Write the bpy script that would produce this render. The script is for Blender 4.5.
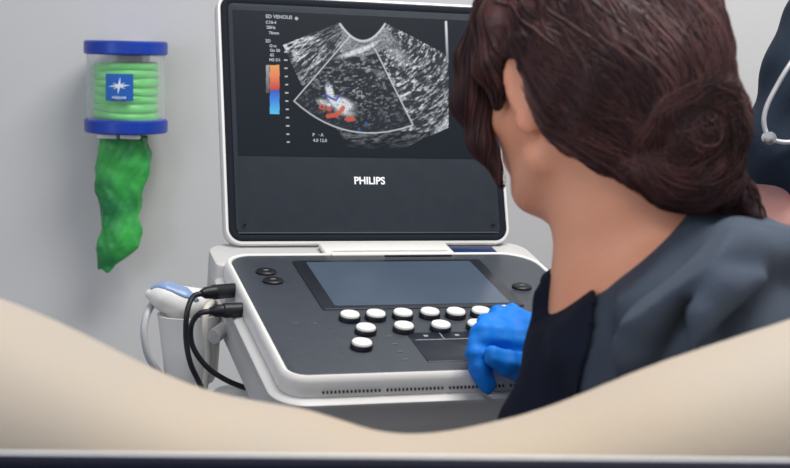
import bpy, bmesh, math, random
import numpy as np
from mathutils import Vector, Matrix

for o in list(bpy.data.objects): bpy.data.objects.remove(o)
S = bpy.context.scene
COL = S.collection
PI = math.pi
random.seed(4); np.random.seed(4)

# ------------------------------------------------------------------ camera
CZ = 1.25
PITCH = math.radians(8.0)
FPX = 1400.0
cd = bpy.data.cameras.new('camera'); cam = bpy.data.objects.new('camera', cd); COL.objects.link(cam)
cam.location = (0, 0, CZ); cam.rotation_euler = (PI/2 - PITCH, 0, 0)
cd.sensor_width = 36; cd.lens = 36*FPX/790; cd.clip_start = .05; cd.clip_end = 30
cd.dof.use_dof = True; cd.dof.focus_distance = 1.72; cd.dof.aperture_fstop = 8.0
S.camera = cam
# ------------------------------------------------------------------ world / light / exposure
w = bpy.data.worlds.new('world'); S.world = w; w.use_nodes = True
w.node_tree.nodes['Background'].inputs[0].default_value = (.88, .92, 1, 1)
w.node_tree.nodes['Background'].inputs[1].default_value = .66
S.view_settings.view_transform = 'Standard'; S.view_settings.look = 'None'
S.view_settings.exposure = 0; S.view_settings.gamma = 1; S.view_settings.use_curve_mapping = False
def area(name, loc, rot, size, power, col, sy=None):
    l = bpy.data.lights.new(name, 'AREA'); l.energy = power; l.size = size; l.color = col
    if sy: l.shape = 'RECTANGLE'; l.size_y = sy
    o = bpy.data.objects.new(name, l); COL.objects.link(o); o.location = loc; o.rotation_euler = rot; return o
area('ceiling_panel_light', (.6, 1.25, 2.62), (0, 0, 0), 1.2, 46, (1, .97, .93), .6)
area('ceiling_panel_light', (-.5, -.4, 2.62), (0, 0, 0), 1.2, 15, (1, .97, .93), .6)
area('cool_fill_light', (-1.9, -.5, 1.6), (math.radians(85), 0, math.radians(-75)), 1.1, 15, (.72, .82, 1), 1.3)  # added bluish fill from the left to tint the wall; no window there

# ------------------------------------------------------------------ geometry of the place
def Rx(a): return Matrix.Rotation(a, 4, 'X')
CAMR = Rx(-PITCH)                    # level frame (x right, y forward, z up) -> world
def ray(u, v): return CAMR @ Vector(((u-395)/FPX, 1, -(v-234)/FPX))
def at(u, v, Y):
    d = ray(u, v); return Vector((0, 0, CZ)) + d*(Y/d.y)
def proj(P):
    q = CAMR.inverted() @ (Vector(P) - Vector((0, 0, CZ))); return 395+FPX*q.x/q.y, 234-FPX*q.z/q.y

# ------------------------------------------------------------------ materials
def lin(c): return tuple(((x/255)/12.92 if x/255 <= .04045 else ((x/255+.055)/1.055)**2.4) for x in c)
def mat(name, c, rough=.5, metal=0, spec=.5, noise=None, bump=None, alpha=None, sss=0, trans=0, coat=0, emis=None, aniso=None, ior=None):
    m = bpy.data.materials.new(name); m.use_nodes = True; nt = m.node_tree; b = nt.nodes['Principled BSDF']
    rgb = lin(c)+(1,)
    b.inputs['Base Color'].default_value = rgb; b.inputs['Roughness'].default_value = rough
    b.inputs['Metallic'].default_value = metal; b.inputs['Specular IOR Level'].default_value = spec
    b.inputs['Transmission Weight'].default_value = trans; b.inputs['Coat Weight'].default_value = coat
    if ior: b.inputs['IOR'].default_value = ior
    if alpha is not None: b.inputs['Alpha'].default_value = alpha
    if sss:
        b.inputs['Subsurface Weight'].default_value = sss; b.inputs['Subsurface Radius'].default_value = (.02, .008, .004); b.inputs['Subsurface Scale'].default_value = .5
    if emis: b.inputs['Emission Color'].default_value = lin(emis[0])+(1,); b.inputs['Emission Strength'].default_value = emis[1]
    tc = nt.nodes.new('ShaderNodeTexCoord')
    def tex(scale, stretch=(1, 1, 1), detail=4):
        mp = nt.nodes.new('ShaderNodeMapping'); mp.inputs['Scale'].default_value = stretch
        nt.links.new(tc.outputs['Object'], mp.inputs[0])
        n = nt.nodes.new('ShaderNodeTexNoise'); n.inputs['Scale'].default_value = scale; n.inputs['Detail'].default_value = detail
        nt.links.new(mp.outputs[0], n.inputs['Vector']); return n
    if noise:                         # (second colour, scale, stretch)
        n = tex(noise[1], noise[2] if len(noise) > 2 else (1, 1, 1))
        r = nt.nodes.new('ShaderNodeValToRGB'); r.color_ramp.elements[0].position = .35; r.color_ramp.elements[1].position = .65
        r.color_ramp.elements[0].color = rgb; r.color_ramp.elements[1].color = lin(noise[0])+(1,)
        nt.links.new(n.outputs['Fac'], r.inputs[0]); nt.links.new(r.outputs[0], b.inputs['Base Color'])
    if bump:                          # (scale, strength, stretch)
        n = tex(bump[0], bump[2] if len(bump) > 2 else (1, 1, 1), 6)
        bp = nt.nodes.new('ShaderNodeBump'); bp.inputs['Strength'].default_value = bump[1]; bp.inputs['Distance'].default_value = .004
        nt.links.new(n.outputs['Fac'], bp.inputs['Height']); nt.links.new(bp.outputs[0], b.inputs['Normal'])
    return m
M = {}
M['wall'] = mat('painted_wall', (208, 208, 208), .75, noise=((204, 204, 206), 1.3), bump=(220, .05))
M['floor'] = mat('vinyl_floor', (150, 152, 158), .4, noise=((140, 142, 150), 30))
M['ceiling'] = mat('ceiling_paint', (225, 225, 225), .9)
M['white'] = mat('white_plastic', (226, 226, 224), .32, noise=((222, 221, 218), 8))
M['offwhite'] = mat('light_grey_plastic', (196, 196, 196), .42, noise=((190, 189, 188), 9))
M['warm'] = mat('beige_grey_plastic', (186, 182, 176), .5, noise=((178, 174, 168), 7))
M['panel'] = mat('charcoal_panel', (58, 64, 73), .42, noise=((54, 60, 69), 60), bump=(900, .08))
M['bezel'] = mat('monitor_bezel', (44, 50, 58), .6, spec=.15, noise=((41, 47, 55), 50))
M['bezel_frame'] = mat('monitor_frame', (26, 30, 38), .7, spec=.1)
M['edge'] = mat('bezel_highlight', (66, 74, 84), .6, spec=.2)
M['black'] = mat('black_plastic', (18, 20, 25), .45, spec=.35, noise=((24, 26, 32), 40))
M['rubber'] = mat('black_rubber_cable', (22, 26, 32), .45, bump=(300, .1))
M['glass'] = mat('touch_glass', (72, 86, 104), .22, spec=.6, noise=((66, 80, 98), 6))
M['glassframe'] = mat('touch_frame', (30, 34, 42), .3)
M['pad'] = mat('trackpad', (30, 34, 46), .35)
M['key'] = mat('key_cap', (236, 236, 232), .4, noise=((230, 230, 226), 90))
M['mark'] = mat('printed_marks', (150, 155, 160), .6)
M['faint'] = mat('faint_printed_marks', (84, 92, 100), .6)
M['letter'] = mat('white_lettering', (235, 238, 242), .5)
M['blue_plastic'] = mat('royal_blue_plastic', (14, 62, 172), .35, noise=((12, 56, 162), 20))
M['navyblue'] = mat('dark_blue_plastic', (20, 42, 92), .35)
M['probe_blue'] = mat('steel_blue_plastic', (128, 152, 192), .35, noise=((120, 146, 188), 20))
M['grey_cable'] = mat('grey_cable', (176, 178, 182), .45)
M['cream_cable'] = mat('cream_cable', (205, 200, 192), .45)
M['green_bag'] = mat('green_film_bag', (70, 188, 88), .38, noise=((26, 118, 66), 15), bump=(60, .5), sss=.1)
M['green_roll'] = mat('green_bag_stack', (116, 222, 120), .45, noise=((84, 200, 98), 30, (1, 1, 6)))
M['green_roll_edge'] = mat('green_bag_folds', (60, 168, 84), .5)
M['blue_label'] = mat('blue_label', (16, 92, 180), .5)
M['label_white'] = mat('label_white', (220, 232, 245), .5)
M['skin'] = mat('skin', (236, 170, 138), .5, noise=((226, 152, 120), 9), bump=(260, .12), sss=.12)
M['skin_pale'] = mat('pale_skin', (172, 164, 155), .62, spec=.2, noise=((180, 164, 142), 3.2), bump=(160, .05), sss=.1)
M['skin_arm'] = mat('ruddy_skin', (170, 124, 116), .5, noise=((158, 108, 104), 14), sss=.08)
M['lip'] = mat('lips', (176, 96, 88), .45)
M['eyeball'] = mat('eyeball', (235, 232, 228), .2); M['iris'] = mat('iris', (70, 46, 30), .2)
M['brow'] = mat('brow_hair', (50, 32, 28), .7)
M['scrub'] = mat('charcoal_scrub_cloth', (70, 79, 92), .88, spec=.2, noise=((63, 72, 86), 12), bump=(420, .18))
M['trouser'] = mat('charcoal_trousers', (44, 50, 62), .88, spec=.2, bump=(420, .18))
M['shade_and_collar'] = mat('scrub_shade_and_collar', (24, 30, 46), .88, spec=.2, bump=(420, .18))  # chest shade put into the cloth colour, together with the dark collar
M['navy_scrub'] = mat('navy_scrub', (34, 44, 58), .85, spec=.2, noise=((30, 40, 54), 14), bump=(300, .2))
M['glove'] = mat('blue_nitrile', (8, 120, 218), .6, spec=.3, noise=((8, 116, 214), 30), bump=(90, .25))
M['chrome'] = mat('brushed_steel', (215, 216, 220), .22, metal=1)
M['tube_grey'] = mat('stethoscope_tube', (190, 190, 194), .4, metal=.4)
M['mattress'] = mat('navy_vinyl', (5, 8, 30), .7, spec=.15, noise=((4, 7, 26), 18))
M['piping'] = mat('white_piping', (236, 238, 240), .5)
M['steel'] = mat('painted_steel', (170, 172, 176), .4, metal=.3)
M['sheet'] = mat('white_sheet', (220, 224, 228), .85)
def hair_mat(name, c1, c2):
    m = mat(name, c1, .42, spec=.45, noise=(c2, 34, (1, 1, 1)), bump=(120, .3, (1, 1, 1)))
    for n in m.node_tree.nodes:
        if n.type == 'MAPPING': n.inputs['Rotation'].default_value = (0, .75, .35); n.inputs['Scale'].default_value = (.22, 1, 1.6)
    return m
M['hair'] = hair_mat('dark_brown_hair', (60, 35, 36), (92, 54, 50))
M['strand_dark'] = mat('dark_hair_strand', (66, 40, 40), .5, spec=.3, noise=((44, 26, 30), 22))
M['strand'] = mat('brown_hair_strand', (98, 62, 60), .5, spec=.3, noise=((50, 32, 32), 30))
# clear plastic
def clear(name):
    m = bpy.data.materials.new(name); m.use_nodes = True; nt = m.node_tree; nt.nodes.clear()
    o = nt.nodes.new('ShaderNodeOutputMaterial'); mx = nt.nodes.new('ShaderNodeMixShader')
    t = nt.nodes.new('ShaderNodeBsdfTransparent'); g = nt.nodes.new('ShaderNodeBsdfPrincipled')
    g.inputs['Base Color'].default_value = (.85, .88, .92, 1); g.inputs['Roughness'].default_value = .12
    lw = nt.nodes.new('ShaderNodeLayerWeight'); lw.inputs[0].default_value = .35
    mr = nt.nodes.new('ShaderNodeMapRange'); mr.inputs[3].default_value = .08; mr.inputs[4].default_value = .55
    nt.links.new(lw.outputs['Facing'], mr.inputs[0]); nt.links.new(mr.outputs[0], mx.inputs[0])
    nt.links.new(t.outputs[0], mx.inputs[1]); nt.links.new(g.outputs[0], mx.inputs[2]); nt.links.new(mx.outputs[0], o.inputs[0])
    return m
M['clear'] = clear('clear_acrylic')

# ------------------------------------------------------------------ object helpers
def link(name, me, m=None, parent=None):
    o = bpy.data.objects.new(name, me); COL.objects.link(o)
    if m is not None: me.materials.append(m)
    if parent is not None: o.parent = parent
    return o
def obj(name, bm, m, parent=None, smooth=True):
    bmesh.ops.recalc_face_normals(bm, faces=bm.faces[:])
    me = bpy.data.meshes.new(name); bm.to_mesh(me); bm.free()
    o = link(name, me, m, parent)
    if smooth:
        me.polygons.foreach_set('use_smooth', [True]*len(me.polygons))
        try: me.set_sharp_from_angle(angle=math.radians(40))
        except Exception: pass
    return o
def thing(name, label, cat, mtx=None, group=None):
    o = bpy.data.objects.new(name, None); COL.objects.link(o); o.empty_display_size = .05
    if mtx is not None: o.matrix_world = mtx
    tag(o, label, cat, group); return o
def tag(o, label, cat, group=None):
    o['label'] = label; o['category'] = cat
    if group: o['group'] = group
    return o
def box(bm, c, s, r=0, seg=2, mtx=None):
    g = bmesh.ops.create_cube(bm, size=1); vs = g['verts']
    bmesh.ops.scale(bm, vec=Vector(s), verts=vs); bmesh.ops.translate(bm, vec=Vector(c), verts=vs)
    if r:
        es = list({e for v in vs for e in v.link_edges})
        g2 = bmesh.ops.bevel(bm, geom=es, offset=r, segments=seg, affect='EDGES', profile=.5)
        vs = list({v for f in g2['faces'] for v in f.verts} | {v for v in vs if v.is_valid})
    if mtx is not None: bmesh.ops.transform(bm, matrix=mtx, verts=vs)
    return vs
def rr(x0, x1, y0, y1, r, n=6):
    r = r if isinstance(r, (list, tuple)) else [r]*4
    pts = []
    for (cx, cy, a0, q) in ((x1-r[0], y1-r[0], 0, r[0]), (x0+r[1], y1-r[1], 90, r[1]), (x0+r[2], y0+r[2], 180, r[2]), (x1-r[3], y0+r[3], 270, r[3])):
        for i in range(n+1):
            a = math.radians(a0+90*i/n); pts.append((cx+q*math.cos(a), cy+q*math.sin(a)))
    return pts
def loft(bm, rings, cap0=True, cap1=True, closed=True):
    R_ = [[bm.verts.new(p) for p in ring] for ring in rings]
    n = len(rings[0])
    for a, b in zip(R_, R_[1:]):
        for i in range(n if closed else n-1):
            j = (i+1) % n
            try: bm.faces.new((a[i], a[j], b[j], b[i]))
            except ValueError: pass
    if cap0: bm.faces.new(R_[0][::-1])
    if cap1: bm.faces.new(R_[-1])
    return R_
def rrloft(bm, x0, x1, y0, y1, r, steps, fmap=None, n=6, cap0=True, cap1=True):
    """steps: (outset, height)"""
    rings = []
    for o, h in steps:
        q = [max(.0004, k+o) for k in (r if isinstance(r, (list, tuple)) else [r]*4)]
        ring = [(x, y, h) for x, y in rr(x0-o, x1+o, y0-o, y1+o, q, n)]
        if fmap: ring = [fmap(*p) for p in ring]
        rings.append(ring)
    loft(bm, rings, cap0, cap1)
def smooth_path(pts, sub=8):
    P = [Vector(p) for p in pts]; P = [P[0]*2-P[1]]+P+[P[-1]*2-P[-2]]; out = []
    for i in range(1, len(P)-2):
        a, b, c, d = P[i-1:i+3]
        for k in range(sub):
            t = k/sub
            out.append(.5*((2*b)+(c-a)*t+(2*a-5*b+4*c-d)*t*t+(3*b-a-3*c+d)*t**3))
    out.append(P[-2]); return out
def tube(bm, pts, r, n=10, sub=8, cap=True):
    P = smooth_path(pts, sub) if sub > 1 else [Vector(p) for p in pts]
    rad = r if callable(r) else (lambda t: r)
    up = Vector((0, 0, 1)); rings = []; prev = None
    for i, p in enumerate(P):
        d = (P[min(i+1, len(P)-1)]-P[max(i-1, 0)]).normalized()
        if prev is None: prev = up if abs(d.dot(up)) < .9 else Vector((1, 0, 0))
        s = d.cross(prev).normalized(); u = s.cross(d).normalized(); prev = u
        q = rad(i/(len(P)-1))
        rings.append([p + s*q*math.cos(2*PI*k/n) + u*q*math.sin(2*PI*k/n) for k in range(n)])
    loft(bm, rings, cap, cap)
def lathe(bm, prof, n=32, mtx=None, cap0=True, cap1=True):
    rings = []
    for r, z in prof:
        ring = [Vector((r*math.cos(2*PI*k/n), r*math.sin(2*PI*k/n), z)) for k in range(n)]
        if mtx is not None: ring = [mtx @ p for p in ring]
        rings.append(ring)
    loft(bm, rings, cap0, cap1)
def text_mesh(body, size, extrude=.0004, bold=0):
    c = bpy.data.curves.new('t', 'FONT'); c.body = body; c.size = size; c.extrude = extrude; c.offset = bold; c.align_x = 'CENTER'; c.align_y = 'CENTER'
    o = bpy.data.objects.new('t', c); COL.objects.link(o)
    bpy.context.view_layer.update()
    me = bpy.data.meshes.new_from_object(o.evaluated_get(bpy.context.evaluated_depsgraph_get()))
    bpy.data.objects.remove(o); return me
def add_text(bm, body, size, mtx, extrude=.0004, bold=0, sx=1):
    me = text_mesh(body, size, extrude, bold); me.transform(mtx @ Matrix.Diagonal((sx, 1, 1, 1))); bm.from_mesh(me); bpy.data.meshes.remove(me)

# ------------------------------------------------------------------ implicit-surface helper (organic bodies)
class Field:
    def __init__(s, lo, hi, h, fine=None):
        """fine: list per axis of (a, b, h) intervals with a finer spacing"""
        s.ax = []
        for k in range(3):
            p = [lo[k]]
            while p[-1] < hi[k]:
                st = h
                for (a, b, hh) in (fine[k] if fine else ()):
                    if a <= p[-1] < b: st = min(st, hh)
                p.append(p[-1]+st)
            s.ax.append(np.array(p, dtype=np.float32))
        s.F = np.full([len(a) for a in s.ax], .5, dtype=np.float32)
    def _blk(s, lo, hi):
        sl = []
        for k in range(3):
            a = np.searchsorted(s.ax[k], lo[k]); b = np.searchsorted(s.ax[k], hi[k]); sl.append(slice(max(0, a-1), b+1))
        X = s.ax[0][sl[0]][:, None, None]; Y = s.ax[1][sl[1]][None, :, None]; Z = s.ax[2][sl[2]][None, None, :]
        return tuple(sl), X, Y, Z
    def _mix(s, sl, d, k, op):
        A = s.F[sl]
        if A.size == 0: return
        if op == 'sub': d = -d; A2 = -A; D2 = -d
        if op == 'add':
            h = np.clip(.5+.5*(A-d)/max(k, 1e-6), 0, 1); s.F[sl] = A*(1-h)+d*h-k*h*(1-h)
        else:
            h = np.clip(.5-.5*(A-d)/max(k, 1e-6), 0, 1); s.F[sl] = A*(1-h)+d*h+k*h*(1-h)
    def cap(s, a, b, ra, rb=None, k=.01, op='add'):
        rb = ra if rb is None else rb; a = np.array(a, float); b = np.array(b, float); m = max(ra, rb)+max(k, .012)*2.2
        sl, X, Y, Z = s._blk(np.minimum(a, b)-m, np.maximum(a, b)+m)
        d = b-a; L = float(d@d)+1e-12
        t = np.clip(((X-a[0])*d[0]+(Y-a[1])*d[1]+(Z-a[2])*d[2])/L, 0, 1)
        q = np.sqrt((X-a[0]-t*d[0])**2+(Y-a[1]-t*d[1])**2+(Z-a[2]-t*d[2])**2)-(ra+(rb-ra)*t)
        s._mix(sl, q, k, op); return s
    def chain(s, pts, rs, k=.01, op='add'):
        for i in range(len(pts)-1): s.cap(pts[i], pts[i+1], rs[i], rs[i+1], k, op)
        return s
    def ell(s, c, r, axes=None, k=.01, op='add'):
        c = np.array(c, float); m = max(r)+max(k, .012)*2.2
        sl, X, Y, Z = s._blk(c-m, c+m)
        ax = np.eye(3) if axes is None else np.array([list(v) for v in axes], float)
        x, y, z = X-c[0], Y-c[1], Z-c[2]
        g0 = 0; g1 = 0
        for i in range(3):
            p = x*ax[i][0]+y*ax[i][1]+z*ax[i][2]; g0 = g0+(p/r[i])**2; g1 = g1+(p/r[i]**2)**2
        k0 = np.sqrt(g0); k1 = np.sqrt(g1)+1e-9
        s._mix(sl, k0*(k0-1)/k1, k, op); return s
    def fn(s, f, lo=(-9, -9, -9), hi=(9, 9, 9), k=.005, op='add'):
        sl, X, Y, Z = s._blk(lo, hi); s._mix(sl, np.broadcast_to(f(X, Y, Z), s.F[sl].shape).astype(np.float32), k, op); return s
    def warp(s, f, lo=(-9, -9, -9), hi=(9, 9, 9)):
        sl, X, Y, Z = s._blk(lo, hi); s.F[sl] += f(X, Y, Z); return s
    def mesh(s, name, m, parent=None, mats=None, inv=None):
        F = s.F; F[0] = F[-1] = .1; F[:, 0] = F[:, -1] = .1; F[:, :, 0] = F[:, :, -1] = .1
        I = F < 0
        n = [x-1 for x in F.shape]
        cnt = np.zeros(n, np.int8)
        for i in (0, 1):
            for j in (0, 1):
                for k in (0, 1): cnt += I[i:i+n[0], j:j+n[1], k:k+n[2]]
        act = (cnt > 0) & (cnt < 8)
        idx = np.full(n, -1, np.int64); cells = np.argwhere(act); idx[act] = np.arange(len(cells))
        acc = np.zeros((len(cells), 3)); num = np.zeros(len(cells))
        ci, cj, ck = cells.T
        base = (ci, cj, ck)
        for a in range(3):
            b, c = [q for q in range(3) if q != a]
            for p in (0, 1):
                for q in (0, 1):
                    o0 = [0, 0, 0]; o0[b] = p; o0[c] = q; o1 = list(o0); o1[a] = 1
                    f0 = F[ci+o0[0], cj+o0[1], ck+o0[2]]; f1 = F[ci+o1[0], cj+o1[1], ck+o1[2]]
                    x = (f0 < 0) != (f1 < 0); t = np.where(x, f0/np.where(x, f0-f1, 1), 0)
                    P = np.zeros((len(cells), 3))
                    for d in range(3):
                        A = s.ax[d]; i0 = base[d]+o0[d]
                        P[:, d] = A[i0] if d != a else A[i0]+(A[np.minimum(i0+1, len(A)-1)]-A[i0])*t
                    acc[x] += P[x]; num[x] += 1
        V = acc/num[:, None]
        faces = []
        for a in range(3):
            b, c = (a+1) % 3, (a+2) % 3
            lo = [slice(1, -1)]*3; lo[a] = slice(0, -1); hi = list(lo); hi[a] = slice(1, None)
            E0 = I[tuple(lo)]; E1 = I[tuple(hi)]
            e = np.argwhere(E0 != E1)
            if not len(e): continue
            s0 = E0[tuple(e.T)]
            g = e.copy(); 
            for d in range(3):
                if d != a: g[:, d] += 1
            def gi(db, dc):
                q = g.copy(); q[:, b] -= db; q[:, c] -= dc; return idx[q[:, 0], q[:, 1], q[:, 2]]
            Q = np.stack([gi(1, 1), gi(0, 1), gi(0, 0), gi(1, 0)], 1)
            Q[~s0] = Q[~s0][:, ::-1]; faces.append(Q)
        Q = np.concatenate(faces); Q = Q[(Q >= 0).all(1)]
        # two rounds of light smoothing
        for it in range(2):
            sm = np.zeros_like(V); c_ = np.zeros(len(V))
            for i in range(4):
                a_, b_ = Q[:, i], Q[:, (i+1) % 4]
                for d in range(3): sm[:, d] += np.bincount(a_, V[b_, d], len(V))+np.bincount(b_, V[a_, d], len(V))
                c_ += np.bincount(a_, minlength=len(V))+np.bincount(b_, minlength=len(V))
            V = V*.5+.5*sm/np.maximum(c_, 1)[:, None]
        if inv is not None:
            A = np.array(inv); V = V@A[:3, :3].T+A[:3, 3]
        me = bpy.data.meshes.new(name)
        me.vertices.add(len(V)); me.vertices.foreach_set('co', V.astype(np.float32).ravel())
        me.loops.add(len(Q)*4); me.loops.foreach_set('vertex_index', Q.ravel().astype(np.int32))
        me.polygons.add(len(Q)); me.polygons.foreach_set('loop_start', np.arange(0, len(Q)*4, 4, dtype=np.int32))
        me.polygons.foreach_set('use_smooth', np.ones(len(Q), bool))
        me.update(calc_edges=True); me.validate()
        return link(name, me, m, parent)

# ================================================================== THE ROOM
def slab(name, c, s, m):
    bm = bmesh.new(); box(bm, c, s); o = obj(name, bm, m, smooth=False); o['kind'] = 'structure'; return o
WY = 2.42                                 # back wall
slab('floor', (0, .4, -.05), (4.6, 4.4, .1), M['floor'])
slab('ceiling', (0, .4, 2.75), (4.6, 4.4, .1), M['ceiling'])
slab('wall_back', (0, WY+.05, 1.35), (4.6, .1, 2.7), M['wall'])
slab('wall_right', (2.25, .4, 1.35), (.1, 4.2, 2.7), M['wall'])
slab('wall_left', (-2.25, .4, 1.35), (.1, 4.2, 2.7), M['wall'])
bm = bmesh.new(); box(bm, (0, WY-.008, .05), (4.3, .016, .1), .004); o = obj('baseboard_back', bm, M['offwhite']); o['kind'] = 'structure'

# ================================================================== ULTRASOUND MACHINE
def euler_m(rx, ry, rz): return Matrix.Rotation(rz, 4, 'Z') @ Matrix.Rotation(ry, 4, 'Y') @ Matrix.Rotation(rx, 4, 'X')
DEV = Matrix.Translation((0, 0, CZ)) @ CAMR @ Matrix.Translation((-.01716, 1.77471, -.02708)) @ euler_m(.32863, -.00198, .30468)
DINV = DEV.inverted()
def dl(u, v, z=0.):                       # point of the panel plane seen at a place of the photo, in panel coordinates
    o = DINV @ Vector((0, 0, CZ)); d = (DINV.to_3x3() @ ray(u, v)); t = (z-o.z)/d.z; return o+d*t
mach = thing('ultrasound_machine', 'white and charcoal compact ultrasound machine with raised screen lid, standing open on its cart', 'ultrasound machine', DEV)
HW, D0 = .200, .360
# control deck (base) -------------------------------------------------------
bm = bmesh.new()
rads = [.045, .030, .022, .022]
rrloft(bm, -HW, HW, -D0, 0, rads, [(-.004, -.002), (-.002, .0022), (.0015, .0028), (.0035, .0008), (.0050, -.004), (.0055, -.017), (.005, -.0195)], n=8, cap1=True)
obj('rim', bm, M['white'], mach)
bm = bmesh.new()
rrloft(bm, -HW, HW, -D0, 0, rads, [(.002, -.014), (.002, -.0195), (.012, -.021), (.0155, -.0235), (.0155, -.0275), (.0135, -.031), (.0125, -.050), (.0105, -.078), (.006, -.088), (-.02, -.094)], n=8)
hs = obj('base_housing', bm, M['offwhite'], mach)
bm = bmesh.new(); rrloft(bm, -HW+.004, HW-.004, -D0+.004, -.004, [.042, .027, .019, .019], [(.001, -.004), (.001, .0012), (0, .0018)], n=8)
obj('control_panel', bm, M['panel'], mach)
# front vent slots in the ledge
bm = bmesh.new()
x = -.165
k = 0
while x < .17:
    if k % 16 != 15: box(bm, (x, -D0-.0058, -.0135), (.0020, .003, .0030), .0006, 1)
    x += .0042; k += 1
o = obj('vent_slots', bm, M['black'], hs); o['label'] = 'row of small dark vent slots along the front edge'
# rear deck behind hinge
bm = bmesh.new()
rrloft(bm, -.214, .214, -.02, .062, [.03, .03, .01, .01], [(-.004, -.004), (-.001, -.0055), (0, -.009), (0, -.055), (-.01, -.07)], n=6)
o = obj('rear_housing', bm, M['offwhite'], mach); o['label'] = 'light grey rear housing under the hinge'
bm = bmesh.new(); box(bm, (.132, .022, -.004), (.062, .026, .007), .002); o = obj('carry_latch', bm, M['navyblue'], mach); o['label'] = 'dark blue latch beside the hinge'
# side ports on the left side
bm = bmesh.new()
for y in (-.115, -.155, -.195, -.235):
    box(bm, (-HW-.006, y, -.030), (.014, .020, .009), .002)
obj('port_strip', bm, M['warm'], hs)
# touch screen
bm = bmesh.new(); rrloft(bm, -.1225, .1225, -.186, -.026, .004, [(0, .0005), (0, .0030), (-.001, .0036)]); ts = obj('touchscreen', bm, M['glassframe'], mach)
bm = bmesh.new(); rrloft(bm, -.1065, .1065, -.178, -.034, .002, [(0, .0030), (0, .0040)]); g = obj('touchscreen_glass', bm, M['glass'], ts); g['label'] = 'dim blue grey glass of the touchscreen'
# hinge
bm = bmesh.new()
box(bm, (.012, .018, .001), (.172, .040, .007), .003, 3)
box(bm, (.012, .001, .002), (.158, .014, .005), .002, 3)
obj('hinge', bm, M['white'], mach)
bm = bmesh.new(); box(bm, (.045, -.0125, .0035), (.09, .003, .002), .0006); obj('air_slot', bm, M['black'], mach)
# keys
keys = [(350, 314), (376, 313), (403, 312), (430, 311), (456, 311), (481, 310), (507, 309), (366, 327), (404, 325), (441, 324), (477, 323), (362, 342), (513, 322)]
for (u, v) in keys:
    p = dl(u, v, .009)
    bm = bmesh.new(); lathe(bm, [(.0120, .001), (.0122, .006), (.0112, .0075)], 24, Matrix.Translation((p.x, p.y, 0))); kb = obj('round_key', bm, M['black'], mach)
    bm = bmesh.new(); lathe(bm, [(.0108, .0070), (.0109, .0090), (.0100, .0102), (.006, .0106)], 24, Matrix.Translation((p.x, p.y, 0))); kc = obj('key_cap', bm, M['key'], kb); kc['label'] = 'white round cap'
for (u, v) in ((266, 271), (273, 280), (522, 286)):
    p = dl(u, v, .004)
    bm = bmesh.new(); lathe(bm, [(.0125, .001), (.0125, .004), (.0105, .0052), (.004, .0046)], 24, Matrix.Translation((p.x, p.y, 0)) @ Matrix.Diagonal((1, .85, 1, 1)))
    ob = obj('oval_key', bm, M['black'], mach)
    bm = bmesh.new(); box(bm, (p.x, p.y, .0052), (.006, .0012, .0006)); obj('key_mark', bm, M['mark'], ob)
# trackpad with its two buttons
a = dl(406, 335); b = dl(425, 364); 
tx0, ty0, ty1 = a.x, a.y, b.y
bm = bmesh.new(); rrloft(bm, tx0, tx0+.112, ty1, ty0, .002, [(0, .001), (0, .0024), (-.0006, .0028)]); tp = obj('trackpad', bm, M['pad'], mach)
bm = bmesh.new()
box(bm, (tx0+.058, ty0-.0215, .0030), (.108, .0012, .0006))
for q in (.037, .074): box(bm, (tx0+q, ty0-.011, .0030), (.0010, .019, .0006))
for q in (.019, .055, .092): box(bm, (tx0+q, ty0-.011, .0030), (.005, .004, .0006))
obj('trackpad_marks', bm, M['mark'], tp)
bm = bmesh.new()                          # faint slider marks printed on the panel
for (u0, v0, u1, v1, n) in ((284, 331, 301, 361, 7), (330, 330, 345, 358, 7), (389, 338, 405, 361, 4)):
    bm = bmesh.new()
    for i in range(n):
        t = i/(n-1); p = dl(u0+(u1-u0)*t, v0+(v1-v0)*t)
        s_ = (.006, .003, .0004) if n == 4 else (.0022, .0016, .0004)
        box(bm, (p.x, p.y, .0021), s_)
    obj('slider_marks' if n == 7 else 'icon_marks', bm, M['faint'], mach)
bm = bmesh.new()
p = dl(315, 325); box(bm, (p.x, p.y, .0021), (.004, .003, .0004)); p = dl(295, 325); box(bm, (p.x, p.y, .0021), (.006, .0025, .0004))
obj('panel_marks', bm, M['faint'], mach)

# lid ---------------------------------------------------------------------
TH = 2.08808
LID = Matrix.Translation((0, .04107, 0)) @ Matrix(((1, 0, 0, 0), (0, -math.cos(TH), -math.sin(TH), 0), (0, math.sin(TH), -math.cos(TH), 0), (0, 0, 0, 1)))
# lid axes: x right, y up the lid, z towards the viewer
DL = DEV @ LID; DLI = DL.inverted()
def ll(u, v, z=0.):
    o = DLI @ Vector((0, 0, CZ)); d = DLI.to_3x3() @ ray(u, v); t = (z-o.z)/d.z; return o+d*t
LW, LH = .1925, .334
lid = bpy.data.objects.new('screen_lid', None); COL.objects.link(lid); lid.parent = mach; lid.matrix_local = LID
def lobj(name, bm, m, parent=lid, **k): return obj(name, bm, m, parent, **k)
bm = bmesh.new(); rrloft(bm, -LW, LW, .0, LH, .022, [(-.02, -.026), (-.006, -.024), (0, -.016), (0, -.002), (-.0015, .0005), (-.004, .0010), (-.0055, -.001)], n=8)
lobj('lid_shell', bm, M['white'])
bm = bmesh.new(); rrloft(bm, -LW, LW, .0, LH, .022, [(-.0052, -.002), (-.0052, .0006), (-.0065, .0012), (-.0125, .0010), (-.0145, -.0005)], n=8)
lobj('lid_frame', bm, M['bezel_frame'])
bm = bmesh.new()
rrloft(bm, -LW, LW, .0, LH, .022, [(-.0145, -.001), (-.0145, .0008), (-.017, .0016)], n=8)
bz = lobj('bezel', bm, M['bezel'])
bm = bmesh.new(); box(bm, (0, .0155, .0014), (.352, .0018, .0012), .0005)
lobj('bezel_lower_edge', bm, M['edge'], bz)
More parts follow.
